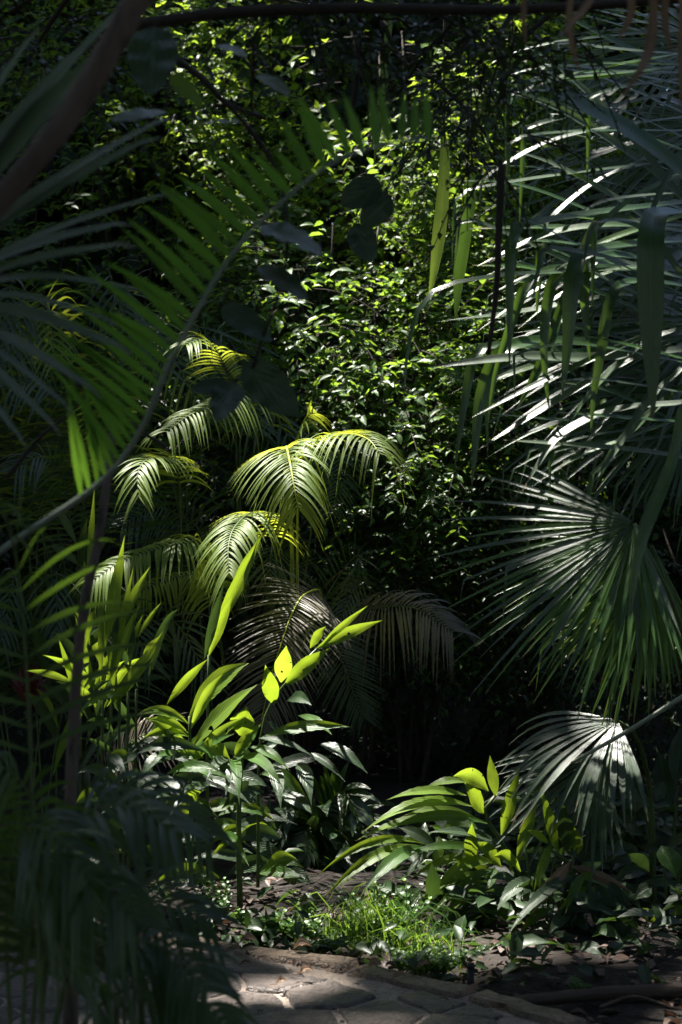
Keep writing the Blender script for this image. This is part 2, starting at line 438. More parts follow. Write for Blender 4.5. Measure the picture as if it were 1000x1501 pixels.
def edge_side(x, y):
    """>0 on the path's side: signed distance to the far edge curve"""
    best = 1e9; sgn = 1
    for a, b in zip(EDGE_C[::4], EDGE_C[4::4]):
        ab = b - a; t = max(0, min(1, ((x - a.x) * ab.x + (y - a.y) * ab.y) / ab.length_squared))
        dx = x - a.x - ab.x * t; dy = y - a.y - ab.y * t
        d = dx * dx + dy * dy
        if d < best:
            best = d; sgn = 1 if (ab.x * dy - ab.y * dx) < 0 else -1
    return sgn * math.sqrt(best)


def soil_z(x, y):
    n = mnoise.noise(V((x * .8, y * .8, 0))) * .05 + mnoise.noise(V((x * 3, y * 3, 4))) * .02 + mnoise.noise(V((x * 9, y * 9, 7))) * .008
    if abs(x) < 5 and y < 10:
        s = edge_side(x, y)
        k = min(1, max(0, (-s) / .3))
        return -.06 + (n + .05) * k
    return n - .02 + .02 * max(0, y - 9)


solo('ground', '', '', grid_sheet(-5, 5, 3, 10, 150, 110, soil_z), M['soil'], (0, 0, 0), kind='structure')
outer = MB()
for (x0, x1, y0, y1) in ((-60, 60, 10, 90), (-60, -5, -40, 10), (5, 60, -40, 10), (-5, 5, -40, 3)):
    g = grid_sheet(x0, x1, y0, y1, 12, 12, lambda x, y: -.04 + .02 * max(0, y - 9)); outer.add(g.v, g.f, g.l)
solo('ground', '', '', outer, M['soil'], (0, 0, -.003), kind='structure')

bed = MB()
inner = [p for p in EDGE_C]
vs = []; ls = []
for p in inner:
    vs.append(V((p.x, p.y, .009))); ls.append((0, 0, 0))
for p in inner:
    vs.append(V((-6.5, min(p.y, 6.6), .009))); ls.append((0, 0, 0))
m_ = len(inner)
bed.add(vs, [(i, i + m_, i + 1 + m_, i + 1) for i in range(m_ - 1)], ls)
path = solo('path', '', '', bed, M['mortar'], (0, 0, 0), kind='structure')


def clip(poly, a, n):
    out = []
    for i in range(len(poly)):
        p, q = poly[i], poly[(i + 1) % len(poly)]
        dp, dq = (p - a).dot(n), (q - a).dot(n)
        if dp <= 0: out.append(p)
        if dp * dq < 0: out.append(p + (q - p) * (dp / (dp - dq)))
    return out


def stone(poly, z0, z1, mat, name, parent):
    """one irregular slab with worn, uneven edges"""
    c = sum(poly, V((0, 0, 0))) / len(poly)
    ring = []
    for i in range(len(poly)):
        p, q = poly[i], poly[(i + 1) % len(poly)]
        k = max(1, int((q - p).length / .05))
        for j in range(k):
            x = p.lerp(q, j / k)
            w = V((mnoise.noise(x * 9 + V((5, 0, 0))), mnoise.noise(x * 9 + V((0, 7, 0))), 0)) * .024
            ring.append(x + w)
    n = len(ring); vs = []; tilt = V((random.uniform(-.03, .03), random.uniform(-.03, .03), 0))
    def Z(p, s): return z0 + (z1 - z0) * s + (p - c).dot(tilt) + mnoise.noise(p * 6) * .006
    for p in ring: vs.append(V((p.x, p.y, z0)))
    for p in ring: vs.append(V((p.x, p.y, Z(p, .55))))
    for p in ring:
        q = c.lerp(p, .93); vs.append(V((q.x, q.y, Z(q, 1))))
    for p in ring:
        q = c.lerp(p, .5); vs.append(V((q.x, q.y, Z(q, 1) + mnoise.noise(q * 11) * .006)))
    vs.append(V((c.x, c.y, Z(c, 1))))
    fs = []
    for b in (0, n, 2 * n):
        for i in range(n):
            fs.append((b + i, b + (i + 1) % n, b + n + (i + 1) % n, b + n + i))
    for i in range(n): fs.append((3 * n + i, 3 * n + (i + 1) % n, 4 * n))
    mb = MB(); mb.add(vs, fs, [(0, 0, random.random())] * len(vs))
    me = mesh_of(name, mb.v, mb.f, mb.l, mat)
    o = bpy.data.objects.new(name, me); COL.objects.link(o); o.parent = parent
    return o


seeds = []
for j in range(14):
    for i in range(18):
        x = -3.0 + i * .27 + (j % 2) * .13 + random.uniform(-.11, .11); y = 3.9 + j * .215 + random.uniform(-.07, .07)
        seeds.append(V((x, y, 0)))
for s in seeds:
    if not (-2.9 < s.x < 1.6 and 4.1 < s.y < 6.6): continue
    if edge_side(s.x, s.y) < .11: continue
    poly = [s + V((-.5, -.5, 0)), s + V((.5, -.5, 0)), s + V((.5, .5, 0)), s + V((-.5, .5, 0))]
    for t in seeds:
        if t is s or (t - s).length > 1: continue
        if edge_side(t.x, t.y) < .16: pass
        nn = (t - s).normalized()
        poly = clip(poly, (s + t) / 2 - nn * random.uniform(.006, .013), nn)
        if len(poly) < 3: break
    # keep clear of the edging
    for a, b in zip(EDGE_C[::6], EDGE_C[6::6]):
        if (a - s).length > .8: continue
        ab = (b - a).normalized(); nn = V((-ab.y, ab.x, 0))
        if nn.dot(s - a) > 0: nn = -nn
        poly = clip(poly, a - nn * .105, nn)
        if len(poly) < 3: break
    if len(poly) >= 3: stone(poly, 0, .017 + random.uniform(-.004, .007), M['flag'], 'stone', path)
# edging stones along the curve
i = 0
while i < 128:
    k = random.randint(4, 6)
    a = EDGE_C[i:i + k + 1]
    i += k
    if len(a) < 3: break
    l = []; r = []
    for q, p in enumerate(a):
        T = (a[min(q + 1, len(a) - 1)] - a[max(0, q - 1)]).normalized(); nn = V((T.y, -T.x, 0))
        sh = T * (.008 if q == 0 else -.008 if q == len(a) - 1 else 0)
        l.append(p + sh - nn * .01); r.append(p + sh + nn * (.085 + random.uniform(-.012, .012)))
    stone(l[::1] + r[::-1], -.08, .026 + random.uniform(-.006, .008), M['kerb'], 'edging_stone', path)

# ------------------------------------------------------------------ scattered small leaves (shrubs, crowns)
LEAF5 = (np.array([(0, 0, 0), (-.5, .42, .12), (0, .45, 0), (.5, .42, .12), (0, 1, -.08)], float), [(0, 2, 1), (0, 3, 2), (1, 2, 4), (2, 3, 4)],
         np.array([(0, 0), (.42, -1), (.45, 0), (.42, 1), (1, 0)], float))
LEAF8 = (np.array([(0, 0, 0), (-.38, .24, .1), (0, .25, 0), (.38, .24, .1), (-.42, .58, .08), (0, .6, -.02), (.42, .58, .08), (0, 1, -.16)], float),
         [(0, 2, 1), (0, 3, 2), (1, 2, 5, 4), (2, 3, 6, 5), (4, 5, 7), (5, 6, 7)],
         np.array([(0, 0), (.24, -1), (.25, 0), (.24, 1), (.58, -1), (.6, 0), (.58, 1), (1, 0)], float))


def norm(a): return a / np.maximum(1e-9, np.linalg.norm(a, axis=1, keepdims=True))


def leaf_frames(pos, dirs, nrm):
    y = norm(dirs); x = norm(np.cross(y, nrm)); z = np.cross(x, y)
    return x, y, z


def leaf_cloud(pos, dirs, nrm, size, asp, tpl):
    x, y, z = leaf_frames(pos, dirs, nrm)
    tv, tf, tl = tpl
    n = len(pos); k = len(tv)
    L = size[:, None, None]
    v = pos[:, None, :] + L * (x[:, None, :] * (tv[None, :, 0:1] * asp) + y[:, None, :] * tv[None, :, 1:2] + z[:, None, :] * tv[None, :, 2:3])
    base = (np.arange(n) * k)
    f = []
    for t in tf:
        f.append((np.array(t)[None, :] + base[:, None]).tolist())
    faces = [tuple(q) for g in f for q in g]
    lu = np.zeros((n, k, 3)); lu[:, :, :2] = tl[None]; lu[:, :, 2] = rng.random(n)[:, None]
    return v.reshape(-1, 3), faces, lu.reshape(-1, 3)


def twig_leaves(start, tdir, length, step, size, spread=.9, droop=.35):
    """leaves set alternately along arching twigs; arrays over all twigs; returns pos, dirs, nrm, size and twig polylines"""
    P_, D_, S_, lines = [], [], [], []
    for p, d, L in zip(start, tdir, length):
        d = V(d).normalized(); side = d.cross(V((0, 0, 1)))
        if side.length < .1: side = V((1, 0, 0))
        side.normalize(); up = side.cross(d)
        k = max(3, int(L / step)); pl = []
        q = V(p)
        for i in range(k + 1):
            t = i / k
            q2 = V(p) + d * (L * t) + V((0, 0, -droop * L * t * t))
            pl.append(q2)
            if i == 0: continue
            s = 1 if i % 2 else -1
            ax = (q2 - q).normalized()
            ld = ax * .55 + side * s * spread + up * random.uniform(-.3, .4) + V((random.uniform(-.3, .3), random.uniform(-.3, .3), random.uniform(-.55, .15)))
            P_.append(q2); D_.append(ld); S_.append(size * random.uniform(.65, 1.25) * (1 - .35 * t))
            q = q2
        lines.append(pl)
    return np.array([list(a) for a in P_]), np.array([list(a) for a in D_]), np.array(S_), lines


def thin_line(mb, pl, r0, r1):
    tube(mb, pl[::2] if len(pl) > 5 else pl, r0, r1, 3)


def shrub(label, cat, base, centre, radii, ntwig, size, mat, name='leafy_shrub', tlen=(.3, .7), asp=.5, tpl=LEAF5, singles=0, lit=True, shell=.55, group=None, stems=5, front=True, clump=True):
    base = V(base); centre = V(centre); R = V(radii)
    th = Thing(name, label, cat, base, group)
    st, td, tl = [], [], []
    cl = [V((random.gauss(0, 1), random.gauss(0, 1), random.gauss(0, 1))).normalized() for _ in range(26)]
    while len(st) < ntwig:
        u = V((random.gauss(0, 1), random.gauss(0, 1), random.gauss(0, 1))).normalized()
        if front and u.y > .35: continue
        if clump:
            c = max(u.dot(q) for q in cl)
            if random.random() > ((c - .78) / .2): continue
        k = random.uniform(shell, 1.02)
        p = centre + V((u.x * R.x, u.y * R.y, u.z * R.z)) * k
        d = u * .8 + V((random.uniform(-.6, .6), random.uniform(-.6, .6), random.uniform(-.3, .5)))
        st.append(p); td.append(d); tl.append(random.uniform(*tlen))
    pos, dirs, sz, lines = twig_leaves(st, td, tl, size * .55, size)
    nrm = np.tile(np.array([0, -.35, 1.0]), (len(pos), 1)) + rng.normal(0, .38, (len(pos), 3))
    if lit:
        keep = ~blocks_spot(pos); pos, dirs, sz, nrm = pos[keep], dirs[keep], sz[keep], nrm[keep]
    if singles:
        order = np.argsort(pos[:, 1] - sz * 4 + rng.normal(0, .12, len(pos)))
        inview = [i for i in order if abs(pos[i, 0] / pos[i, 1] * F) < 520 and abs((CAM_H - pos[i, 2]) / pos[i, 1] * F) < 760]
        pick = inview[:singles]
        m = np.ones(len(pos), bool); m[pick] = False
        tv, tf, tlv = LEAF8
        shared = [mesh_of('leaf', tv * np.array([asp, 1, 1]), tf, np.c_[tlv, np.full(len(tlv), q)], M[mat]) for q in (.1, .5, .9)]
        x, y, z = leaf_frames(pos, dirs, nrm)
        for q in pick:
            o = bpy.data.objects.new('leaf', shared[q % 3]); COL.objects.link(o); o.parent = th.o
            s = sz[q]; pp = V(pos[q]) - base
            o.matrix_local = Matrix(((x[q][0] * s, y[q][0] * s, z[q][0] * s, pp.x), (x[q][1] * s, y[q][1] * s, z[q][1] * s, pp.y), (x[q][2] * s, y[q][2] * s, z[q][2] * s, pp.z), (0, 0, 0, 1)))
        pos, dirs, sz, nrm = pos[m], dirs[m], sz[m], nrm[m]
    v, f, l = leaf_cloud(pos, dirs, nrm, sz, asp, tpl)
    me = mesh_of('foliage', v, f, l, M[mat], base)
    o = bpy.data.objects.new('foliage', me); COL.objects.link(o); o.parent = th.o; o['kind'] = 'stuff'
    mb = MB()
    if lit:                                       # no bare twigs where the sun comes through
        mids = blocks_spot(np.array([list(pl[len(pl) // 2]) for pl in lines]))
        lines = [pl for pl, bad in zip(lines, mids) if not bad]
    for pl in lines: thin_line(mb, pl, .004, .0015)
    th.part('twigs', mb, M['twig'], kind='stuff')
    for k in range(stems):
        mb = MB()
        q = centre + V((random.uniform(-.6, .6) * R.x, random.uniform(-.3, .4) * R.y, random.uniform(0, .6) * R.z))
        b = base + V((random.uniform(-.25, .25), random.uniform(-.1, .3), -.05))
        mid = (b + q) / 2 + V((random.uniform(-.3, .3), random.uniform(-.2, .2), .1))
        tube(mb, curve([b, mid, q], 10), .015, .006, 6, .08)
        th.part('stem', mb, M['twig'])
    return th


# ------------------------------------------------------------------ feather palms
def frond(th, ctrl, L, n, wpx_m, nrm, mat='palm', droop=.5, ang=(20, 62), vee=.15, single=True, rad=.006, sides=(1, -1), jit=.06, prof=(.5, 1.0, .45), start=.06, name='frond', stem_mat='stem', seg=7, tipcurve=0.0):
    """a feather leaf: rachis through the control points with a leaflet on each side at every step"""
    pts = curve(ctrl, 40)
    mb = MB(); tube(mb, pts, rad, rad * .25, 6)
    fr = th.part(name, mb, M[stem_mat])
    joined = MB()
    Nn = V(nrm).normalized()
    for i in range(n):
        t = start + (1 - start) * i / (n - 1)
        f = t * 40; k = min(39, int(f)); p = pts[k].lerp(pts[k + 1], f - k)
        T = (pts[min(40, k + 2)] - pts[max(0, k - 1)]).normalized()
        N2 = (Nn - T * Nn.dot(T)).normalized(); S = T.cross(N2)
        a = math.radians(ang[0] + (ang[1] - ang[0]) * t ** 1.4)
        if t < .45: pl = prof[0] + (prof[1] - prof[0]) * math.sin(t / .45 * math.pi / 2)
        else: pl = prof[2] + (prof[1] - prof[2]) * math.cos((t - .45) / .55 * math.pi / 2)
        for s in sides:
            if random.random() < .035: continue          # a leaflet gone
            aa = a + random.uniform(-jit, jit)
            d = (S * s * math.cos(aa) + T * math.sin(aa) + N2 * (vee + random.uniform(-jit, jit))).normalized()
            LL = L * pl * random.uniform(.88, 1.06) * (1 if random.random() > .05 else random.uniform(.5, .8))
            dr = droop * random.uniform(.75, 1.25) * (1 if random.random() > .06 else 1.7)
            lp = []
            for j in range(seg + 1):
                u = j / seg
                lp.append(p + d * LL * u * (1 - .12 * u * dr) + V((0, 0, -1)) * dr * LL * u * u * .8 + T * tipcurve * LL * u * u)
            w = [wpx_m * .5 * (.35 + .65 * math.sin(min(1, u / .3) * math.pi / 2)) * (1 if u < .35 else max(.04, ((1 - u) / .65) ** .75)) for u in [j / seg for j in range(seg + 1)]]
            if single and th.n < 300:
                m1 = MB(); ribbon(m1, lp, w, N2, .22, 2); th.part('leaflet', m1, M[mat], fr); th.n += 1
            else:
                ribbon(joined, lp, w, N2, .22, 2)
    if joined.v: th.part('leaflets', joined, M[mat], fr, kind='stuff')
    return fr


def fan_leaf(th, hub, axis, nrm, nseg, arc, L, w, mat, droop=.3, single=True, fuse=.35, petiole=None, brk=0.0, lenvar=.12, seg=9, side_mats=None, tipd=1.0):
    """a palmate leaf: folded blades fused near the hub, drooping towards their tips"""
    hub = V(hub); Nn = V(nrm).normalized(); A = V(axis); A = (A - Nn * A.dot(Nn)).normalized()
    lf = None
    mb = MB()
    if petiole is not None:
        tube(mb, curve([V(p) for p in petiole] + [hub], 14), .011, .007, 6)
    else:
        tube(mb, [hub - A * .03, hub - A * .01, hub + A * .02], .008, .012, 6)
    lf = th.part('fan_leaf', mb, M['stem'])
    joined = MB()
    for i in range(nseg):
        x = (i + .5) / nseg * 2 - 1
        phi = math.radians(arc / 2) * x + random.uniform(-.03, .03)
        d = Quaternion(Nn, phi) @ A
        LL = L * (1 - .22 * x * x) * random.uniform(1 - lenvar, 1 + lenvar * .6)
        d = (d + Nn * random.uniform(-.05, .05)).normalized()
        b = random.uniform(.5, .85) if random.random() < brk else 2
        pts = []; q = hub + d * .015; dd = d.copy(); dr = droop * random.uniform(.7, 1.3)
        for j in range(seg + 1):
            u = j / seg
            pts.append(q.copy())
            g = dr * (.25 + 1.5 * u) * tipd
            dd = (dd + V((0, 0, -1)) * g / seg * 2).normalized()
            if u > b: dd = (dd * .25 + V((0, 0, -1)) + V((random.uniform(-.15, .15), 0, 0))).normalized(); b = 3
            q = q + dd * LL / seg
        ww = []
        for j in range(seg + 1):
            u = j / seg
            open_ = 2 * math.tan(math.radians(arc) / nseg / 2) * LL * u * 1.06
            body = w * (1 if u < .45 else max(.03, ((1 - u) / .55) ** .8))
            ww.append(min(max(.0035, open_ / 2), body / 2))
        m_ = mat if not side_mats else random.choice(side_mats)
        if single:
            m1 = MB(); ribbon(m1, pts, ww, Nn, .35 * (1 if i % 2 else 1), 4); th.part('blade', m1, M[m_], lf); th.n += 1
        else: ribbon(joined, pts, ww, Nn, .35, 2)
    if joined.v: th.part('blades', joined, M[mat], lf, kind='stuff')
    return lf


def blade(th, pts, wpx, mat, nrm=(-.2, -.6, .75), fold=.3, name='blade', n=14, tipw=.05, basew=.7, peak=.4):
    p = PL(*pts); c = curve(p, n)
    d = p[0].y
    w = px2m(wpx, d) / 2
    ww = [w * (basew + (1 - basew) * min(1, u / peak)) * (1 if u < .6 else max(tipw, ((1 - u) / .4) ** .7)) for u in [i / n for i in range(n + 1)]]
    mb = MB(); ribbon(mb, c, ww, nrm, fold, 4, twist=random.uniform(-.3, .3)); th.n += 1
    return th.part(name, mb, M[mat])
# ------------------------------------------------------------------ the wall of leaves behind
BG = [
    # label, base(px,d), centre(px,py,d), radii, twigs, leaf size, mat
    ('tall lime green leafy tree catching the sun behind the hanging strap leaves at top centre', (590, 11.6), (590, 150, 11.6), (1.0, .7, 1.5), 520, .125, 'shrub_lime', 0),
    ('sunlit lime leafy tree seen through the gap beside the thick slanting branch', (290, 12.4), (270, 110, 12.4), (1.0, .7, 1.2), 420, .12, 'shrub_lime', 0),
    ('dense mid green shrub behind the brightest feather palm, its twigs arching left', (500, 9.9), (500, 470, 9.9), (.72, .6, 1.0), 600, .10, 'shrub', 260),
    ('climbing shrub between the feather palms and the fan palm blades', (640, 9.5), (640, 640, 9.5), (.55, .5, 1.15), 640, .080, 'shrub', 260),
    ('dark glossy shrub in the gap below the shining feather palm fronds', (580, 9.4), (570, 790, 9.4), (.55, .45, .55), 330, .055, 'shrub_shaded', 120),
    ('deep green shrub with loose tips behind the dark round leaves', (420, 10.4), (400, 640, 10.4), (.8, .5, 1.0), 340, .06, 'shrub_shaded', 0),
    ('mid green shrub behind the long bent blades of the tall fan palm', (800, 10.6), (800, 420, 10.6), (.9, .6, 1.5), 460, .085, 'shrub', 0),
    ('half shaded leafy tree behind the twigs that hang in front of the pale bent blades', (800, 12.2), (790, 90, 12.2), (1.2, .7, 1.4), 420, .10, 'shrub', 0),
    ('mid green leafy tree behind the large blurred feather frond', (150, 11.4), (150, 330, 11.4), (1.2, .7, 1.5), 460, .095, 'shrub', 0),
    ('dark leafy tree closing the gap between the two sunlit lime trees', (430, 12.8), (440, 170, 12.8), (.9, .6, 1.6), 420, .075, 'shrub_shaded', 0),
    ('dim shrub behind the upright lime leaves and the slender dark trunk', (90, 10.6), (90, 720, 10.6), (1.0, .6, 1.1), 420, .07, 'shrub_shaded', 0),
    ('dark shrub deep in the shade behind the big fan of green blades', (880, 9.8), (880, 850, 9.8), (.9, .6, .9), 380, .065, 'shrub_shaded', 0),
    ('almost black shrub in the hollow above the pale fan leaf', (700, 10.6), (680, 1010, 10.6), (.9, .5, .8), 300, .07, 'shrub_shaded', 0),
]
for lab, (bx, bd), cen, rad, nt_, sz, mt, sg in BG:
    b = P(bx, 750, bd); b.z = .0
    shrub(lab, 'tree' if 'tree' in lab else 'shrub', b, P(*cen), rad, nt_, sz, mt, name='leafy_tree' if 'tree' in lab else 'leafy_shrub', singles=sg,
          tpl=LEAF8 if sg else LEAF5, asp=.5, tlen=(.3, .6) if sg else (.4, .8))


def forest_mass():
    """the far-off wood: leaves too deep in shade to tell apart"""
    n = 110000
    pos = np.c_[rng.uniform(-13, 13, n), rng.uniform(13.6, 18, n), rng.uniform(0, 7.2, n)]
    k = 60000                                    # the wood closes round the clearing on the other sides too
    a = rng.uniform(0, 2 * np.pi, k); r = rng.uniform(13, 16.5, k)
    ring = np.c_[np.cos(a) * r, np.sin(a) * r + 2, rng.uniform(0, 9.5, k)]
    ring = ring[ring[:, 1] < 14]
    pos = np.r_[pos, ring]; n = len(pos)
    dirs = rng.normal(0, 1, (n, 3)); dirs[:, 2] -= .6
    nrm = np.tile([0, -.6, .8], (n, 1)) + rng.normal(0, .4, (n, 3))
    keep = ~blocks_spot(pos); pos, dirs, nrm = pos[keep], dirs[keep], nrm[keep]
    v, f, l = leaf_cloud(pos, dirs, nrm, rng.uniform(.2, .42, len(pos)), .55, LEAF5)
    me = mesh_of('woods', v, f, l, M['shrub_shaded'])
    o = bpy.data.objects.new('woods', me); COL.objects.link(o); o['kind'] = 'stuff'
    o['label'] = 'dark wood beyond the sunlit shrubs'; o['category'] = 'woods'


forest_mass()

CAN = [('added tall tree for shade, left of the path', (-6.5, 8.5)), ('added tall tree for shade, beyond the far shrubs', (1.5, 15.5)), ('added tall tree for shade, on the right', (6.0, 7.0)), ('added tall tree for shade, far on the left', (-8.0, 15.0)), ('added tall tree for shade, far on the right', (9, 14.5))]


def added_canopy():  # unseen trees added to block the sun, gaps shaped over the chosen spots
    n = 170000
    x = rng.uniform(-14, 14, n); y = rng.uniform(-14, 21, n); z = rng.uniform(7.4, 9.6, n)
    low = (y < .5) | (abs(x) > 7)   # low crowns added over the path to cut sky light; beyond it the sky looks in under the tall ones
    keep = low | (rng.random(n) < .04)
    k = 28000                                     # tall unseen crowns added to keep the sun off
    hi = np.c_[rng.uniform(-12, 2, k), rng.uniform(2, 21, k), rng.uniform(18.5, 21.5, k)]
    pos = np.r_[np.c_[x, y, z][keep], hi]
    pos = pos[~blocks_spot(pos, .02)]
    n = len(pos)
    dirs = rng.normal(0, 1, (n, 3)); dirs[:, 2] *= .5
    nrm = np.tile(SV, (n, 1)) + rng.normal(0, .35, (n, 3))
    sz = rng.uniform(.22, .36, n) * np.where(pos[:, 2] > 15, 1.5, 1)
    own = np.argmin(np.stack([(pos[:, 0] - c[1][0]) ** 2 + (pos[:, 1] - c[1][1]) ** 2 for c in CAN]), 0)
    for k, (lab, (tx, ty)) in enumerate(CAN):
        base = V((tx, ty, -.1))
        th = Thing('added_shade_tree', lab, 'tree', base)
        m = (own == k) & (pos[:, 2] < 15)
        v, f, l = leaf_cloud(pos[m], dirs[m], nrm[m], sz[m], .6, LEAF5)
        me = mesh_of('crown', v, f, l, M['shrub_shaded'], base)
        o = bpy.data.objects.new('crown', me); COL.objects.link(o); o.parent = th.o; o['kind'] = 'stuff'
        mb = MB(); tube(mb, curve([base, base + V((.1, .1, 3)), base + V((-.1, .2, 8.4))], 14), .24, .12, 12, .04); th.part('trunk', mb, M['bark'])
        for q in range(7):
            a = q * .9 + k; mb = MB(); s = base + V((0, .1, 6 + .3 * q)); e = s + V((math.cos(a) * 3, math.sin(a) * 3, 1.6))
            pts = curve([s, (s + e) / 2 + V((0, 0, .3)), e], 8)
            if blocks_spot(np.array([list(p) for p in pts]), .1).any(): continue
            tube(mb, pts, .09, .03, 7, .05); th.part('limb', mb, M['bark'])

    base = V((-3.0, 19.5, -.1)); m = pos[:, 2] > 15
    th = Thing('added_shade_tree', 'added very tall tree beyond the wood, its unseen crown shading the clearing', 'tree', base)
    v, f, l = leaf_cloud(pos[m], dirs[m], nrm[m], sz[m], .6, LEAF5)
    me = mesh_of('crown', v, f, l, M['shrub_shaded'], base)
    o = bpy.data.objects.new('crown', me); COL.objects.link(o); o.parent = th.o; o['kind'] = 'stuff'
    mb = MB(); tube(mb, curve([base, base + V((.2, .1, 8)), base + V((-.1, -.6, 19))], 20), .5, .22, 14, .04); th.part('trunk', mb, M['bark'])
    for q in range(8):
        a = q * .8; mb = MB(); s = base + V((0, -.4, 15 + .4 * q)); e = s + V((math.cos(a) * 5, math.sin(a) * 4 - 4, 2.4))
        pts = curve([s, (s + e) / 2 + V((0, 0, .5)), e], 8)
        if blocks_spot(np.array([list(p) for p in pts]), .15).any(): continue
        tube(mb, pts, .16, .05, 7, .05); th.part('limb', mb, M['bark'])


added_canopy()

# ------------------------------------------------------------------ feather palms in the middle
UPV = (0, -.45, .9)
FP = lambda lab, px, d: Thing('feather_palm', lab, 'palm', V((P(px, 750, d).x, d, 0)), 'feather palms in the middle of the thicket')
pa = FP('feather palm with the brightest sunlit lime fronds, one drooping straight towards the path', 440, 8.2)
frond(pa, PL((428, 900, 8.2), (426, 690, 8.0), (420, 655, 7.7), (424, 672, 7.45), (430, 705, 7.3), (437, 745, 7.25)), .34, 42, .0125, (-.25, -.7, .75), 'palm', .75, (8, 48), .25, start=.56, rad=.010, stem_mat='stem_yellow', prof=(.9, 1.0, .5))
frond(pa, PL((436, 900, 8.2), (440, 690, 8.0), (478, 646, 7.8), (512, 636, 7.55), (540, 644, 7.35), (556, 664, 7.25)), .36, 40, .0115, (.15, -.6, .8), 'palm', .9, (10, 55), .3, start=.45, rad=.008, stem_mat='stem_yellow', prof=(.8, 1.0, .6))
frond(pa, PL((430, 880, 8.3), (428, 680, 8.2), (436, 640, 8.1), (450, 610, 8.0), (462, 606, 7.9)), .26, 20, .012, (.6, -.7, .4), 'palm', .5, (15, 60), .2, start=.62, rad=.009, stem_mat='stem_yellow')
frond(pa, PL((440, 900, 8.4), (470, 690, 8.3), (494, 662, 8.2), (498, 700, 8.15), (488, 745, 8.1)), .24, 30, .010, (.3, -.9, .3), 'palm_shaded', .3, (5, 40), .05, start=.5, rad=.006)
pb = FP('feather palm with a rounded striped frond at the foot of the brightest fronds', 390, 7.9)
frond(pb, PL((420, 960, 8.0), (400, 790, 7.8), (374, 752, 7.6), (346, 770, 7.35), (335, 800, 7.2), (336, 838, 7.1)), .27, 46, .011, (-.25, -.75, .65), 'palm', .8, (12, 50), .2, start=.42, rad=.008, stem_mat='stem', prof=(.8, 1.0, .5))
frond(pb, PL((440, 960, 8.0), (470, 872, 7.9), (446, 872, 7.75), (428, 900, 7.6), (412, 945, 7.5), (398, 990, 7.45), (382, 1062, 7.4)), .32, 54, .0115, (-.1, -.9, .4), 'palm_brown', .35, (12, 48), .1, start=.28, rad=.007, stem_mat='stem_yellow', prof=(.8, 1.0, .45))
frond(pb, PL((440, 960, 8.1), (480, 910, 8.0), (494, 950, 7.9), (510, 992, 7.85), (532, 1050, 7.8)), .24, 34, .011, (.1, -.95, .3), 'palm_shaded', .15, (20, 52), .05, start=.2)
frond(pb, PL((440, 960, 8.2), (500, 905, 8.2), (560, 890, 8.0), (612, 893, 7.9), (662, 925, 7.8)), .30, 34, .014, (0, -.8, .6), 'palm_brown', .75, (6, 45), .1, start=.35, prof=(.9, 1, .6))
frond(pb, PL((430, 960, 8.3), (410, 820, 8.3), (400, 800, 8.2), (396, 840, 8.1), (404, 880, 8.1)), .26, 26, .010, (0, -.9, .4), 'palm_shaded', .3, start=.4)
frond(pb, PL((430, 960, 8.3), (500, 840, 8.3), (530, 815, 8.2), (520, 860, 8.2), (500, 905, 8.1)), .26, 26, .010, (0, -.9, .4), 'palm_shaded', .3, start=.3)
pc = FP('feather palm under the dark round leaves with fronds spilling both ways', 330, 8.8)
frond(pc, PL((350, 900, 8.8), (345, 600, 8.5), (334, 550, 8.3), (316, 512, 8.1), (296, 496, 8.0), (274, 505, 7.9)), .30, 34, .014, (-.2, -.75, .6), 'palm', .6, (10, 50), .2, start=.55, rad=.008, prof=(.9, 1, .5))
frond(pc, PL((352, 900, 8.8), (352, 620, 8.7), (350, 560, 8.6), (362, 520, 8.5), (386, 505, 8.4)), .30, 26, .012, (.1, -.9, .3), 'palm_shaded', .25, (10, 45), .1, start=.6, rad=.008)
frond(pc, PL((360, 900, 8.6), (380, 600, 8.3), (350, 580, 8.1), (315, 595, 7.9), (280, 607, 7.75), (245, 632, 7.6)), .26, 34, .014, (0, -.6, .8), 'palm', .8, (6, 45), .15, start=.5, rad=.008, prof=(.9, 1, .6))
frond(pc, PL((300, 960, 8.5), (276, 780, 8.3), (264, 740, 8.2), (256, 700, 8.1), (248, 655, 8.0)), .42, 30, .012, (.2, -.9, .3), 'palm_shaded', .25, (10, 50), .1, start=.25)
frond(pc, PL((310, 960, 8.5), (300, 800, 8.5), (270, 760, 8.5), (225, 745, 8.4), (180, 770, 8.3)), .36, 30, .012, (0, -.8, .5), 'palm_shaded', .5, (10, 50), .1, start=.35)
pd = FP('feather palm with white-tipped frond ends behind the slender dark trunk', 190, 8.4)
frond(pd, PL((270, 960, 8.2), (262, 700, 7.9), (240, 672, 7.7), (214, 674, 7.5), (202, 695, 7.4), (203, 725, 7.35)), .25, 30, .016, (-.1, -.75, .6), 'palm', .6, (12, 55), .2, start=.55, prof=(.9, 1, .5))
frond(pd, PL((330, 980, 7.8), (300, 808, 7.6), (269, 797, 7.5), (224, 806, 7.45), (173, 826, 7.35), (138, 850, 7.3)), .20, 40, .018, (0, -.5, .85), 'palm', .85, (4, 40), .15, start=.33, prof=(.8, 1, .8))
frond(pd, PL((330, 980, 7.8), (300, 856, 7.7), (265, 845, 7.7), (224, 858, 7.6), (173, 884, 7.5)), .17, 34, .012, (0, -.5, .85), 'palm', .85, (4, 40), .15, start=.35, prof=(.8, 1, .8))
frond(pd, PL((210, 1180, 7.2), (150, 1150, 7.2), (166, 1112, 7.1), (204, 1080, 7.0), (246, 1068, 7.0)), .24, 30, .014, (0, -.7, .6), 'palm_brown', .55, (6, 45), .1, start=.35, prof=(.9, 1, .7))
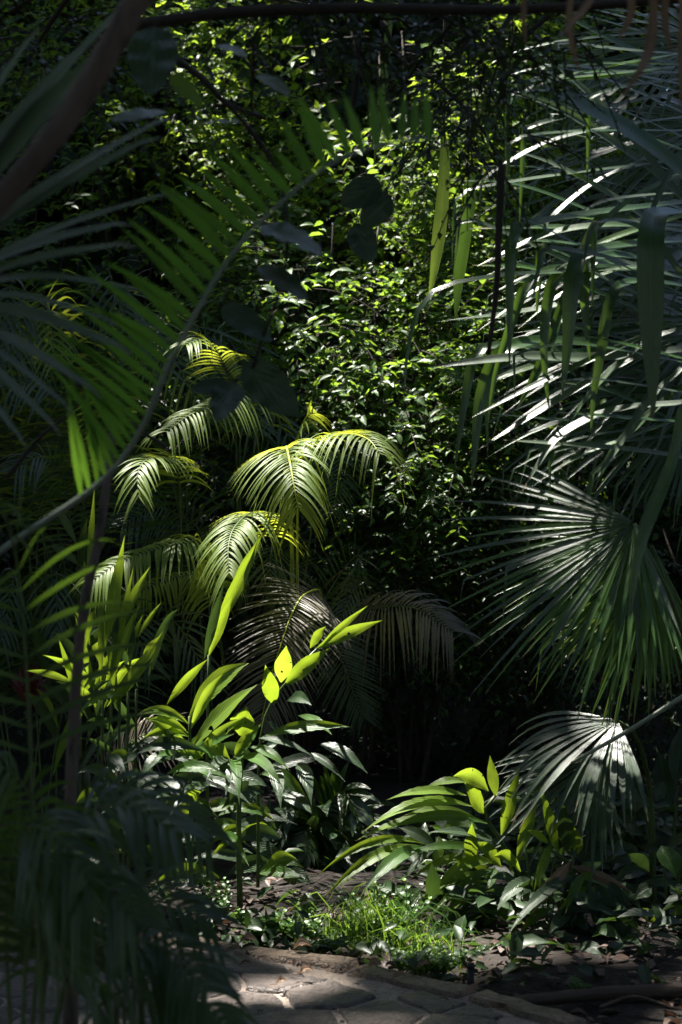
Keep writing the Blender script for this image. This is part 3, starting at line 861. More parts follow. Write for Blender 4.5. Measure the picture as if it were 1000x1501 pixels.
frond(pd, PL((150, 960, 8.2), (100, 750, 8.1), (90, 700, 8.0), (60, 670, 7.9), (20, 690, 7.8)), .34, 30, .014, (0, -.7, .6), 'palm_shaded', .6, (10, 50), .15, start=.4)
frond(pd, PL((150, 960, 8.4), (110, 650, 8.4), (100, 590, 8.3), (60, 560, 8.2), (10, 570, 8.1)), .40, 30, .015, (0, -.7, .6), 'palm_shaded', .6, (10, 50), .15, start=.4)
pe = FP('shaded feather palm filling the left edge behind the blurred blades', 40, 8.9)
for k in range(12):
    a = -1.2 + 2.4 * k / 11
    bx, d0 = 110 + random.uniform(-70, 70), 8.9
    hx, hy = bx + math.sin(a) * 150, 560 - math.cos(a) * 130 + random.uniform(-40, 40)
    tx, ty = bx + math.sin(a) * 290, hy + 60 + abs(a) * 90
    frond(pe, PL((bx, 1000, d0), (bx + math.sin(a) * 60, 760, d0 - .1), (hx, hy, d0 - .3), ((hx + tx) / 2, (hy + ty) / 2 - 20, d0 - .5), (tx, ty, d0 - .7)), .40, 30, .016, (0, -.7, .6),
          'palm_shaded' if k % 3 else 'palm', .5, (15, 55), .1, single=False, start=.35)
pf = FP('low shaded feather palm among the strap leaves at the lower left', 90, 7.6)
for k in range(9):
    a = -1.3 + 2.6 * k / 8
    bx, d0 = 80 + random.uniform(-60, 60), 7.6
    hx, hy = bx + math.sin(a) * 120, 930 - math.cos(a) * 90
    frond(pf, PL((bx, 1230, d0), (bx + math.sin(a) * 40, 1030, d0), (hx, hy, d0 - .1), (bx + math.sin(a) * 190, hy + 90, d0 - .25)), .30, 26, .014, (0, -.75, .55), 'palm_shaded', .5, single=False, start=.4)
pg = FP('small dark feather palm arching low over the hollow in the centre', 470, 7.5)
for (cx, cy) in ((520, 1190), (560, 1235), (500, 1260), (430, 1240), (390, 1275)):
    frond(pg, PL((455, 1300, 7.5), (460, 1220, 7.4), ((460 + cx) / 2 + 10, cy - 30, 7.3), (cx, cy, 7.2)), .26, 16, .045, (0, -.75, .55), 'palm_shaded', .4, single=False, start=.4)

# ------------------------------------------------------------------ gingers and upright strap leaves, left and centre
def plant(label, px, d, group=None, name='ginger_plant', cat='plant'):
    return Thing(name, label, cat, V((P(px, 750, d).x, d, -.02)), group)


def stem(th, pts, r=.010, mat='stem'):
    mb = MB(); c = curve(PL(*pts[:-1]) + [P(*pts[-1])], 12); tube(mb, c, r, r * .6, 7); th.part('stem', mb, M[mat])


GG = 'broad-leaved gingers around the hollow'
def thicket(th, x0, x1, y0, y1, d, n, w, mats, ln=(50, 110), dep=.25, drop=(-25, 55)):
    for k in range(n):
        bx, by, dd = random.uniform(x0, x1), random.uniform(y0, y1), d + random.uniform(-dep, dep)
        L = random.uniform(*ln); sx = random.choice((-1, 1)) * random.uniform(.35, 1)
        hero_leaf(th, (bx, by, dd), (bx + sx * L, by + random.uniform(*drop), dd - random.uniform(0, .2)), w * random.uniform(.7, 1.25), random.choice(mats), random.uniform(.15, .4), nrm=(random.uniform(-.3, .3), -.75, .6), wave=.12)


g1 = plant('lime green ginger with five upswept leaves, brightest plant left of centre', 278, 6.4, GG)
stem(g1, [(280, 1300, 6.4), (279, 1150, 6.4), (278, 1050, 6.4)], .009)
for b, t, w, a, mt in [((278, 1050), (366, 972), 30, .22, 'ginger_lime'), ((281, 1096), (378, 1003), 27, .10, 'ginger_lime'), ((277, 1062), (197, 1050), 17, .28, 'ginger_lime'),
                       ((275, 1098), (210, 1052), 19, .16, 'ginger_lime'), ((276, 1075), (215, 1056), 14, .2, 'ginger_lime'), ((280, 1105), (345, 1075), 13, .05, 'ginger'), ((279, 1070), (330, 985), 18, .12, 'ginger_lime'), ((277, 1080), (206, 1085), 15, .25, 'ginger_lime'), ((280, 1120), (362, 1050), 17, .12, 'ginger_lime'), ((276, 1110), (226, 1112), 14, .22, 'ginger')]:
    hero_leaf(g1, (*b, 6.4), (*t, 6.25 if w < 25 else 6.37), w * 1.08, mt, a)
g2 = plant('low ginger with long pale-lined leaves splaying over the dark hollow', 350, 6.4, GG)
stem(g2, [(352, 1330, 6.45), (350, 1200, 6.4), (356, 1085, 6.4)], .012)
for b, t, w, a, mt, dt in [((338, 1116), (288, 1094), 34, .1, 'ginger', -.1), ((338, 1114), (302, 1147), 15, .3, 'ginger_grey', -.2), ((342, 1114), (351, 1181), 16, .3, 'ginger', -.3),
                           ((350, 1111), (416, 1157), 17, .25, 'ginger', -.3), ((378, 1082), (459, 1109), 10, .15, 'ginger_grey', -.1), ((385, 1080), (516, 1066), 17, .12, 'ginger', -.1),
                           ((342, 1114), (384, 1060), 19, .1, 'ginger', 0), ((352, 1078), (362, 1036), 36, .0, 'ginger', -.05), ((308, 1150), (248, 1198), 19, .25, 'ginger_shaded', -.2),
                           ((400, 1120), (412, 1186), 20, .2, 'ginger_shaded', -.2), ((438, 1118), (457, 1182), 22, .25, 'ginger_shaded', -.2), ((468, 1091), (540, 1135), 19, .2, 'ginger_shaded', -.1),
                           ((310, 1119), (258, 1127), 11, .05, 'ginger', -.1), ((450, 1104), (506, 1146), 11, .2, 'ginger_shaded', -.1), ((352, 1110), (330, 1170), 16, .3, 'ginger_shaded', -.2), ((365, 1096), (425, 1130), 14, .25, 'ginger', -.1)]:
    hero_leaf(g2, (*b, 6.37), (*t, 6.37 + dt), w * 1.08, mt, a, nrm=(0, -.8, .6), wave=.14)
g3 = plant('slanting ginger stem with torn leaves and a lime tip before the dark frond', 390, 6.5, GG)
stem(g3, [(378, 1300, 6.55), (384, 1070, 6.5), (430, 988, 6.5), (466, 950, 6.5)], .007)
for b, t, w, a, mt in [((416, 1006), (484, 950), 24, .05, 'ginger'), ((412, 1000), (420, 946), 26, .05, 'ginger_lime'), ((462, 952), (562, 909), 18, .06, 'ginger_lime'), ((468, 949), (540, 887), 10, .04, 'ginger_lime'),
                       ((402, 1033), (389, 974), 25, .0, 'ginger'), ((455, 950), (478, 918), 14, .1, 'ginger')]:
    hero_leaf(g3, (*b, 6.5), (*t, 6.4), w, mt, a, nrm=(0.1, -.9, .4), wave=.16)
g4 = plant('clump of tall upright lime strap leaves beside the slender dark trunk', 165, 6.7, None, 'strap_leaf_plant')
for b, t, w, a, mt in [((154, 950), (183, 784), 22, .0, 'ginger_lime'), ((177, 915), (221, 829), 18, .03, 'ginger_lime'), ((152, 1012), (208, 879), 19, .02, 'ginger_lime'), ((157, 1036), (240, 924), 18, -.06, 'ginger_lime'),
                       ((130, 858), (139, 712), 13, 0, 'ginger_lime'), ((131, 860), (123, 820), 13, 0, 'ginger_lime'), ((107, 1001), (36, 983), 13, .12, 'ginger_lime'), ((147, 1012), (62, 960), 15, .18, 'ginger_lime'),
                       ((202, 934), (238, 881), 10, .03, 'ginger_lime'), ((166, 952), (174, 896), 12, 0, 'ginger_grey'), ((190, 980), (198, 900), 12, 0, 'ginger_grey'), ((140, 1030), (100, 1000), 14, .1, 'ginger'), ((185, 960), (210, 900), 11, .0, 'ginger'), ((160, 1000), (196, 830), 15, .0, 'ginger_lime'), ((148, 1000), (150, 850), 13, .0, 'ginger'), ((140, 1020), (110, 900), 13, .03, 'ginger_lime'), ((170, 1030), (226, 965), 13, .02, 'ginger_lime'), ((120, 1040), (84, 930), 12, .03, 'ginger'), ((165, 990), (178, 860), 12, 0, 'ginger_lime')]:
    hero_leaf(g4, (*b, 6.7), (*t, 6.65), w * .84, mt, a, nrm=(-.2, -.9, .3), wave=.08)
for q in range(5):
    x = 150 + q * 12; stem(g4, [(160 + q * 6, 1330, 6.75), (x, 1120, 6.72), (x + 2, 1010, 6.7)], .008)
g5 = plant('pair of narrow upright leaves with lit tips behind the lime ginger', 312, 6.6, None, 'strap_leaf_plant')
stem(g5, [(305, 1330, 6.65), (304, 1150, 6.6), (306, 960, 6.6)], .008)
for b, t, w, a, mt in [((306, 962), (342, 872), 17, .05, 'ginger'), ((312, 930), (386, 780), 20, -.04, 'ginger'), ((336, 870), (382, 786), 12, .0, 'ginger_lime'), ((300, 965), (330, 850), 16, 0, 'ginger_shaded'), ((244, 1034), (306, 965), 14, .08, 'ginger')]:
    hero_leaf(g5, (*b, 6.6), (*t, 6.5), w, mt, a, nrm=(-.2, -.9, .3))
g6 = plant('low clump of pale broad leaves under the lime ginger', 200, 6.4, GG)
stem(g6, [(205, 1330, 6.37), (205, 1130, 6.4)], .009)
for b, t, w, a, mt in [((218, 1128), (212, 1180), 32, .2, 'ginger_grey'), ((203, 1106), (152, 1137), 20, .2, 'ginger_grey'), ((190, 1152), (150, 1188), 22, .2, 'ginger_grey'), ((230, 1100), (258, 1075), 22, .2, 'ginger_shaded'),
                       ((200, 1126), (188, 1150), 16, .0, 'ginger'), ((196, 1120), (160, 1105), 14, .2, 'ginger'), ((230, 1140), (272, 1180), 20, .2, 'ginger_shaded'), ((196, 1160), (190, 1210), 16, .2, 'ginger_shaded'), ((210, 1150), (165, 1180), 16, .2, 'ginger_shaded'), ((225, 1120), (275, 1110), 16, .2, 'ginger_shaded')]:
    hero_leaf(g6, (*b, 6.4), (*t, 6.25), w * 1.08, mt, a, nrm=(0, -.8, .6), wave=.14)
g7 = plant('pale strap leaf plant behind the slender trunk, one leaf tipping left', 110, 7.6, None, 'strap_leaf_plant')
stem(g7, [(118, 1280, 7.6), (118, 1000, 7.6), (116, 850, 7.6)], .008)
for b, t, w, a, mt in [((114, 800), (72, 731), 13, .1, 'ginger_grey'), ((116, 830), (70, 800), 14, .2, 'ginger_grey'), ((118, 850), (160, 790), 14, .2, 'ginger_shaded'), ((116, 840), (128, 760), 14, .1, 'ginger_shaded')]:
    hero_leaf(g7, (*b, 7.6), (*t, 7.5), w, mt, a)
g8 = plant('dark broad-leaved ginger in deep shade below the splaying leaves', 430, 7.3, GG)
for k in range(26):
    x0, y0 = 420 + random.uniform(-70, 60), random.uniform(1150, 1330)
    hero_leaf(g8, (x0, y0, 7.3), (x0 + random.uniform(-70, 70), y0 + random.uniform(-30, 60), 7.05), random.uniform(16, 28), 'ginger_shaded', .3, wave=.1)
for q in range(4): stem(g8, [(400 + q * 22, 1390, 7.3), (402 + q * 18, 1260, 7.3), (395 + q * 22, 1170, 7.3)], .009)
# red rosette low on the left
rb = Thing('bromeliad', 'dark red rosette of short leaves low at the left edge', 'plant', V((P(48, 750, 7.4).x, 7.4, 0)))
for k in range(16):
    a = k * 2.4
    hero_leaf(rb, (46, 1040, 7.4), (46 + math.cos(a) * 34, 1005 - abs(math.sin(a)) * 36, 7.4 + math.sin(a) * .12), 8, 'red', .15)
stem(rb, [(46, 1330, 7.4), (46, 1180, 7.4), (46, 1040, 7.4)], .012, 'twig')

thicket(g1, 250, 310, 1090, 1230, 6.5, 20, 17, ['ginger', 'ginger_shaded'])
thicket(g2, 320, 420, 1120, 1290, 6.65, 26, 23, ['ginger_shaded', 'ginger_shaded', 'ginger'], (70, 140))
thicket(g6, 140, 260, 1100, 1300, 6.5, 34, 20, ['ginger_shaded', 'ginger_shaded', 'ginger'], (60, 130))
thicket(g4, 60, 240, 960, 1150, 6.9, 40, 14, ['ginger_shaded', 'ginger', 'ginger_shaded'], (40, 100), .25, (-110, -10))
thicket(g3, 380, 440, 1010, 1120, 6.7, 8, 16, ['ginger_shaded', 'ginger'])

# ------------------------------------------------------------------ the right side: fan palms
GF = 'fan palms on the far side of the hollow'
f1 = Thing('fan_palm', 'fan palm with one big leaf of pointed green blades spread left and down', 'palm', V((1.15, 5.75, 0)), GF)
fan_leaf(f1, P(930, 768, 5.75), V((-.88, -.25, -.38)), (-.42, -.75, .5), 46, 156, .72, .021, 'fan_green', .075, lenvar=.25, brk=.10, petiole=PL((1040, 1300, 5.8), (1010, 960, 5.85)), side_mats=['fan_green', 'fan_green', 'fan_green', 'fan_sheen'])
fan_leaf(f1, P(955, 800, 6.0), V((-.7, -.2, -.6)), (-.4, -.8, .4), 36, 135, .66, .021, 'fan_green', .18, lenvar=.22, brk=.15, petiole=PL((1050, 1300, 5.9), (1030, 980, 6.0)))
fan_leaf(f1, P(960, 860, 6.2), V((-.45, 0, -.8)), (-.4, -.8, .3), 20, 100, .5, .026, 'fan_green', .2, lenvar=.25, petiole=PL((1050, 1300, 5.9), (1030, 1000, 6.2)), side_mats=['fan_green', 'fan_lime'])
f2 = Thing('fan_palm', 'small pale fan palm leaf bowing over the ginger, its ribs shining white', 'palm', V((1.05, 6.3, 0)), GF)
fan_leaf(f2, P(905, 1057, 6.15), V((-.85, -.45, -.22)), (-.28, -.5, .82), 28, 140, .50, .030, 'fan_sheen', .36, lenvar=.2, petiole=PL((960, 1400, 6.4), (955, 1180, 6.4), (935, 1085, 6.3)), tipd=1.25)
fan_leaf(f2, P(878, 1108, 6.25), V((-.7, -.3, -.55)), (-.3, -.75, .55), 26, 120, .48, .026, 'fan_sheen', .22, lenvar=.2, petiole=PL((960, 1400, 6.5), (950, 1200, 6.5), (910, 1110, 6.4)))
mb = MB(); tube(mb, curve(PL((1060, 985, 5.7), (1000, 1022, 5.75), (920, 1072, 5.85), (838, 1118, 6.0)), 16), .010, .006, 8); f2.part('leaf_stalk', mb, M['stem_pale'])
f3 = Thing('fan_palm', 'tall fan palm with long stiff grey-green blades, many bent and hanging', 'palm', V((1.75, 6.4, 0)), GF)
B = [([(960, 390, 5.5), (850, 398, 5.5), (723, 406, 5.45), (632, 431, 5.4), (601, 500, 5.38), (591, 606, 5.38)], 13, 'fan'),
     ([(1010, 512, 5.6), (864, 526, 5.6), (760, 524, 5.55), (631, 538, 5.5)], 21, 'fan_sheen'),
     ([(1010, 296, 5.5), (880, 312, 5.4), (766, 332, 5.32), (750, 354, 5.3), (748, 450, 5.3), (747, 540, 5.3)], 19, 'fan'),
     ([(1010, 352, 5.5), (920, 360, 5.4), (858, 374, 5.32), (841, 402, 5.3), (833, 500, 5.3), (824, 584, 5.3)], 26, 'fan'),
     ([(1010, 392, 5.7), (900, 374, 5.6), (862, 388, 5.5), (856, 430, 5.5), (860, 480, 5.5), (865, 531, 5.5)], 18, 'fan'),
     ([(1000, 398, 5.7), (880, 386, 5.6), (822, 397, 5.5), (804, 440, 5.5), (798, 520, 5.5), (806, 606, 5.5)], 18, 'fan'),
     ([(1030, 322, 5.2), (975, 312, 5.1), (955, 335, 5.0), (954, 450, 5.0), (958, 612, 5.0)], 38, 'fan'),
     ([(1010, 420, 5.4), (950, 340, 5.4), (886, 318, 5.4), (862, 350, 5.38), (842, 388, 5.38), (804, 420, 5.35)], 15, 'fan_sheen'),
     ([(1010, 590, 5.5), (900, 602, 5.5), (825, 636, 5.45), (790, 680, 5.4), (766, 720, 5.4)], 17, 'fan_sheen'),
     ([(1010, 672, 5.5), (930, 660, 5.5), (830, 652, 5.45), (738, 645, 5.4)], 13, 'fan_sheen'),
     ([(940, 508, 5.9), (800, 500, 5.8), (740, 512, 5.7), (716, 548, 5.7), (702, 600, 5.7), (692, 712, 5.7)], 22, 'fan'),
     ([(880, 520, 5.9), (740, 506, 5.8), (698, 520, 5.75), (685, 570, 5.75), (675, 630, 5.75), (666, 690, 5.75)], 15, 'fan'),
     ([(830, 430, 5.6), (800, 520, 5.6), (775, 570, 5.6), (758, 598, 5.6)], 18, 'fan'),
     ([(980, 420, 5.8), (860, 440, 5.8), (760, 458, 5.8), (638, 472, 5.75)], 14, 'fan'),
     ([(1010, 490, 5.7), (900, 540, 5.7), (780, 610, 5.7), (700, 660, 5.65)], 15, 'fan_sheen'),
     ([(1000, 540, 5.4), (956, 582, 5.4), (910, 650, 5.4), (866, 712, 5.4)], 13, 'fan_sheen'),
     ([(1010, 300, 5.7), (900, 175, 5.7), (810, 92, 5.7), (752, 58, 5.7)], 15, 'fan_sheen'),
     ([(1010, 300, 5.8), (930, 230, 5.8), (820, 160, 5.8), (728, 129, 5.8)], 15, 'fan_sheen'),
     ([(1010, 260, 5.1), (930, 200, 5.1), (850, 155, 5.1), (788, 122, 5.1)], 42, 'fan'),
     ([(1010, 370, 5.7), (920, 302, 5.7), (820, 245, 5.7), (742, 217, 5.65)], 15, 'fan_sheen'),
     ([(1010, 100, 5.8), (940, 80, 5.8), (880, 50, 5.8), (820, 20, 5.8)], 14, 'fan'),
     ([(1010, 340, 5.6), (900, 330, 5.6), (800, 345, 5.6), (700, 390, 5.6)], 16, 'fan'),
     ([(1010, 210, 5.2), (985, 250, 5.2), (960, 300, 5.2), (944, 336, 5.2)], 12, 'fan_sheen'),
     ([(1010, 480, 5.6), (950, 500, 5.6), (880, 560, 5.6), (820, 640, 5.6)], 14, 'fan'),
     ([(1010, 560, 5.6), (960, 600, 5.6), (900, 660, 5.6), (870, 720, 5.6)], 15, 'fan'),
     ([(1010, 450, 5.9), (900, 455, 5.9), (800, 480, 5.9), (720, 520, 5.9)], 15, 'fan'),
     ([(1010, 420, 5.5), (930, 412, 5.4), (896, 436, 5.3), (880, 520, 5.3), (870, 580, 5.3), (866, 640, 5.3)], 16, 'fan'),
     ([(1000, 600, 5.0), (985, 680, 5.0), (940, 800, 5.0), (925, 900, 5.0)], 20, 'fan'),
     ([(980, 400, 5.8), (850, 392, 5.7), (780, 410, 5.6), (745, 490, 5.6), (724, 560, 5.6), (716, 620, 5.6)], 16, 'fan')]
for pts, w, mt in B: blade(f3, pts, w, mt)
hubs = [((1040, 180, 6.3), (-.95, -.1, .35), (-.3, -.55, .8), 20, 150, .85), ((1050, 330, 6.2), (-1, -.15, .05), (-.1, -.5, .85), 20, 150, .90), ((1050, 470, 6.3), (-1, -.1, -.1), (-.1, -.5, .85), 20, 150, .95),
        ((1040, 580, 6.2), (-1, -.1, -.2), (-.2, -.6, .75), 20, 140, .80), ((1030, 60, 6.6), (-.9, 0, .3), (-.3, -.6, .7), 18, 150, .8), ((1080, 250, 6.9), (-1, -.05, .0), (-.2, -.8, .55), 22, 170, 1.05), ((1080, 520, 7.0), (-1, 0, 0.05), (-.2, -.8, .5), 22, 170, 1.1)]
for h, ax, nn, ns, arc, L in hubs:
    hp = P(*h)
    fan_leaf(f3, hp, V(ax), nn, ns + 8, arc, L, .029, 'fan', .22, brk=.5, lenvar=.25, petiole=[V((1.7, 6.4, .2)), V((1.68, 6.4, max(.6, hp.z - .5)))], side_mats=['fan', 'fan', 'fan', 'fan_sheen'])
for k in range(64):
    y0 = random.uniform(20, 640); x0 = random.uniform(985, 1040); d0 = random.uniform(5.3, 6.3)
    L = random.uniform(120, 340); up = random.uniform(-.55, .45); sag = random.uniform(-.02, .14)
    pts = [(x0 - L * u, y0 + L * (up * u + sag * u * u * (1.6 if u > .8 else 1)), d0 - .15 * u) for u in (0, .35, .7, 1)]
    if random.random() < .5: e = pts[-1]; pts.append((e[0] - random.uniform(2, 14), e[1] + random.uniform(12, 20), e[2])); pts.append((e[0] - random.uniform(4, 18), e[1] + random.uniform(50, 150), e[2]))
    blade(f3, pts, random.uniform(7, 14), random.choice(['fan', 'fan', 'fan_sheen', 'fan_green']), nrm=(random.uniform(-.4, .2), -.5, .8))
mb = MB(); tube(mb, curve([V((1.75, 6.4, -.05)), V((1.72, 6.42, 1.4)), V((1.76, 6.45, 3.0))], 24), .11, .09, 12, .06); f3.part('trunk', mb, M['bark'])

# long yellow-green strap leaves hanging in the middle distance
GS = 'strap leaves hanging in front of the sunlit trees'
for i, (pts, w, mt, lab) in enumerate([
    ([(652, 215, 6.6), (650, 270, 6.6), (645, 330, 6.6), (636, 400, 6.6), (628, 440, 6.6)], 20, 'fan_lime', 'wide yellow-green strap leaf hanging beside the dark twigs, tip turning gold'),
    ([(692, 255, 6.6), (688, 300, 6.6), (680, 350, 6.6), (672, 410, 6.6), (668, 470, 6.6)], 20, 'fan', 'mid green strap leaf hanging next to the wide yellow-green one'),
    ([(572, 15, 7.5), (566, 80, 7.5), (558, 160, 7.5), (548, 245, 7.5)], 13, 'fan_lime', 'slim bright strap leaf hanging from the top in front of sunlit foliage'),
    ([(630, 70, 7.5), (624, 110, 7.5), (617, 155, 7.5)], 9, 'fan_lime', 'short bright strap leaf above the wide yellow-green one'),
    ([(752, 60, 6.9), (742, 110, 6.9), (728, 170, 6.9)], 12, 'fan_lime', 'short strap leaf leaning beside the upper stiff blades')]):
    th = Thing('strap_leaf', lab, 'leaf', P(*pts[0]), GS)
    blade(th, pts, w, mt, name='blade', nrm=(.2, -.95, .1))
    mb = MB(); a = P(*pts[0]); tube(mb, curve([a + V((.02, .3, 1.2)), a + V((.0, .05, .4)), a], 8), .004, .003, 5); th.part('stalk', mb, M['twig'])

# ------------------------------------------------------------------ the right side: gingers
h1 = plant('ginger with long lime leaves swept left over the weeds, sunlit at its tip', 770, 6.3, GG)
stem(h1, [(790, 1420, 6.4), (775, 1330, 6.35), (757, 1277, 6.3), (728, 1222, 6.25), (709, 1192, 6.25), (727, 1166, 6.25)], .011, 'stem')
H = [((692, 1182), (529, 1222), 21, .26, 'ginger_lime', -.15), ((684, 1166), (566, 1173), 18, .16, 'ginger_lime', -.1), ((684, 1147), (620, 1158), 14, .22, 'ginger_lime', 0), ((717, 1208), (566, 1217), 18, .2, 'ginger', -.15),
     ((660, 1197), (521, 1233), 13, .16, 'ginger_lime', -.05), ((735, 1237), (626, 1221), 19, .14, 'ginger_grey', -.15), ((640, 1243), (584, 1213), 20, .15, 'ginger_grey', .05), ((623, 1237), (465, 1284), 14, .28, 'ginger_lime', -.2),
     ((612, 1239), (474, 1317), 18, .22, 'ginger_lime', -.2), ((627, 1242), (528, 1315), 22, .24, 'ginger', -.25), ((709, 1192), (681, 1147), 30, .0, 'ginger', -.1), ((716, 1160), (664, 1138), 26, .3, 'ginger_lime', -.1),
     ((727, 1168), (718, 1106), 17, .0, 'ginger_lime', 0), ((735, 1224), (763, 1122), 23, -.05, 'ginger', -.1), ((690, 1267), (692, 1205), 21, .0, 'ginger', -.1), ((735, 1271), (696, 1234), 26, .1, 'ginger', -.1),
     ((723, 1265), (630, 1314), 19, .3, 'ginger_lime', -.2), ((716, 1293), (630, 1343), 13, .25, 'ginger_lime', -.2), ((684, 1309), (655, 1352), 15, .25, 'ginger_lime', -.15), ((638, 1247), (585, 1302), 10, .25, 'ginger_grey', -.1),
     ((643, 1226), (648, 1260), 14, .1, 'ginger_lime', -.05), ((650, 1256), (684, 1249), 19, .1, 'ginger_grey', -.05), ((726, 1271), (716, 1308), 15, .1, 'ginger', -.1), ((760, 1294), (718, 1289), 16, .2, 'ginger_grey', -.1),
     ((700, 1326), (658, 1392), 15, .2, 'ginger_shaded', -.1), ((716, 1300), (640, 1330), 16, .25, 'ginger', -.1), ((690, 1315), (670, 1345), 14, .2, 'ginger', -.1), ((650, 1215), (640, 1195), 20, .1, 'ginger_grey', .1), ((700, 1215), (650, 1208), 20, .2, 'ginger', .1), ((722, 1262), (600, 1290), 15, .26, 'ginger_lime', -.1), ((718, 1250), (590, 1256), 15, .2, 'ginger', -.1), ((720, 1285), (610, 1330), 14, .28, 'ginger_lime', -.15), ((726, 1275), (650, 1345), 15, .3, 'ginger', -.15), ((700, 1200), (590, 1196), 14, .2, 'ginger_lime', -.05)]
for b, t, w, a, mt, dt in H: hero_leaf(h1, (*b, 6.25), (*t, 6.25 + dt), w * .98, mt, a, nrm=(-.1, -.7, .7), wave=.08)
stem(h1, [(700, 1400, 6.3), (712, 1340, 6.25), (722, 1290, 6.2)], .008); stem(h1, [(690, 1262, 6.25), (650, 1244, 6.2), (620, 1238, 6.2)], .004); stem(h1, [(735, 1240, 6.28), (690, 1262, 6.25)], .005)
h2 = plant('upright ginger with green leaves standing in front of the pale fan leaf', 800, 6.1, GG)
for q, (x, y) in enumerate(((770, 1240), (815, 1250), (842, 1260), (860, 1290))): stem(h2, [(790 + q * 14, 1420, 6.15), (782 + q * 20, 1330, 6.12), (x, y, 6.1)], .008)
for b, t, w, a, mt, dt in [((758, 1255), (788, 1170), 17, -.05, 'ginger', 0), ((818, 1252), (792, 1152), 17, .0, 'ginger', -.05), ((832, 1250), (824, 1172), 22, .0, 'ginger_shaded', -.05), ((848, 1252), (842, 1212), 18, 0, 'ginger', -.05),
                           ((804, 1236), (772, 1217), 13, .1, 'ginger_lime', -.05), ((848, 1282), (744, 1371), 17, .2, 'ginger_grey', -.25), ((812, 1332), (757, 1374), 13, .2, 'ginger', -.15), ((842, 1334), (801, 1379), 20, .2, 'ginger_grey', -.2),
                           ((858, 1278), (828, 1341), 14, .15, 'ginger', -.15), ((880, 1306), (814, 1342), 12, .3, 'ginger_lime', -.15), ((808, 1236), (782, 1308), 14, .05, 'ginger_lime', -.1), ((888, 1332), (876, 1370), 25, .2, 'ginger_grey', -.15),
                           ((896, 1292), (922, 1408), 38, .1, 'ginger_shaded', -.1), ((835, 1300), (872, 1330), 36, .2, 'ginger_grey', -.1), ((880, 1262), (835, 1245), 34, .2, 'ginger_shaded', .05), ((850, 1330), (820, 1350), 22, .2, 'ginger_shaded', -.1),
                           ((866, 1300), (900, 1345), 24, .2, 'ginger_shaded', -.1), ((830, 1340), (860, 1365), 22, .2, 'ginger_shaded', -.1), ((790, 1300), (760, 1340), 20, .2, 'ginger_shaded', -.1), ((775, 1320), (740, 1350), 16, .25, 'ginger_shaded', -.1), ((860, 1220), (905, 1200), 30, .1, 'ginger_shaded', .05), ((795, 1375), (765, 1410), 16, .2, 'ginger_shaded', -.1), ((850, 1390), (885, 1420), 18, .2, 'ginger_shaded', -.1)]:
    hero_leaf(h2, (*b, 6.1), (*t, 6.1 + dt), w * 1.08, mt, a, nrm=(0, -.8, .6), wave=.12)
h3 = plant('ginger at the lower right edge with hanging grey-green leaves', 970, 6.2, GG)
for q, (x, y) in enumerate(((972, 1246), (965, 1355), (1000, 1255))): stem(h3, [(975 + q * 10, 1430, 6.25), (978 + q * 6, 1340, 6.2), (x, y, 6.2)], .008)
for b, t, w, a, mt, dt in [((952, 1280), (920, 1252), 22, .15, 'ginger_shaded', -.1), ((970, 1240), (992, 1290), 34, .1, 'ginger', -.1), ((966, 1358), (930, 1408), 18, .2, 'ginger_grey', -.2), ((974, 1360), (978, 1408), 17, .15, 'ginger_grey', -.25), ((970, 1384), (975, 1449), 21, .1, 'ginger_grey', -.25),
                           ((980, 1356), (1003, 1394), 21, .15, 'ginger_grey', -.2), ((1005, 1332), (980, 1356), 18, .2, 'ginger', -.1), ((962, 1354), (930, 1340), 18, .2, 'ginger', -.1), ((982, 1180), (966, 1100), 34, .0, 'ginger_shaded', .1), ((990, 1150), (1000, 1060), 30, 0, 'ginger_shaded', .1),
                           ((975, 1170), (955, 1158), 30, .3, 'ginger_shaded', 0), ((985, 1300), (1010, 1330), 26, .2, 'ginger_shaded', -.1), ((960, 1300), (930, 1320), 22, .2, 'ginger_shaded', 0)]:
    hero_leaf(h3, (*b, 6.2), (*t, 6.2 + dt), w * 1.08, mt, a, nrm=(0, -.85, .5), wave=.1)
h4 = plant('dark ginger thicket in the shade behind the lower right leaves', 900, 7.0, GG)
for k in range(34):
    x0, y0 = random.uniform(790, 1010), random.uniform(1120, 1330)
    hero_leaf(h4, (x0, y0, 7.0), (x0 + random.uniform(-60, 60), y0 + random.uniform(-40, 60), 6.8), random.uniform(16, 30), 'ginger_shaded', .25)
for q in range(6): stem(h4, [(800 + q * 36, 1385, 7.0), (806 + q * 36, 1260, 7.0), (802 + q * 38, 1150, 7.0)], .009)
thicket(h1, 690, 770, 1270, 1400, 6.45, 24, 17, ['ginger_shaded', 'ginger_grey', 'ginger'])
thicket(h2, 760, 900, 1260, 1420, 6.3, 54, 18, ['ginger_shaded', 'ginger_shaded', 'ginger_grey', 'ginger'])
thicket(h3, 900, 1010, 1240, 1430, 6.45, 34, 19, ['ginger_shaded', 'ginger_grey'])
thicket(h2, 720, 900, 1360, 1420, 6.1, 26, 17, ['ginger_shaded'])
thicket(h3, 880, 1010, 1370, 1420, 6.0, 16, 18, ['ginger_shaded'])
dl = Thing('dead_leaf', 'large curled brown dead leaf caught among the green ginger stems', 'leaf', P(836, 1264, 6.05))
hero_leaf(dl, (838, 1262, 6.1), (778, 1342, 5.95), 22, 'dead', .12, name='blade', curl=.8, wave=.2)
hero_leaf(dl, (834, 1268, 6.1), (930, 1310, 6.1), 16, 'dead', .1, name='blade', curl=.8, wave=.2)
mb = MB(); tube(mb, curve(PL((800, 1242, 6.1), (834, 1264, 6.1), (860, 1300, 6.15), (885, 1420, 6.2)), 12), .006, .008, 6); dl.part('stalk', mb, M['stem'])
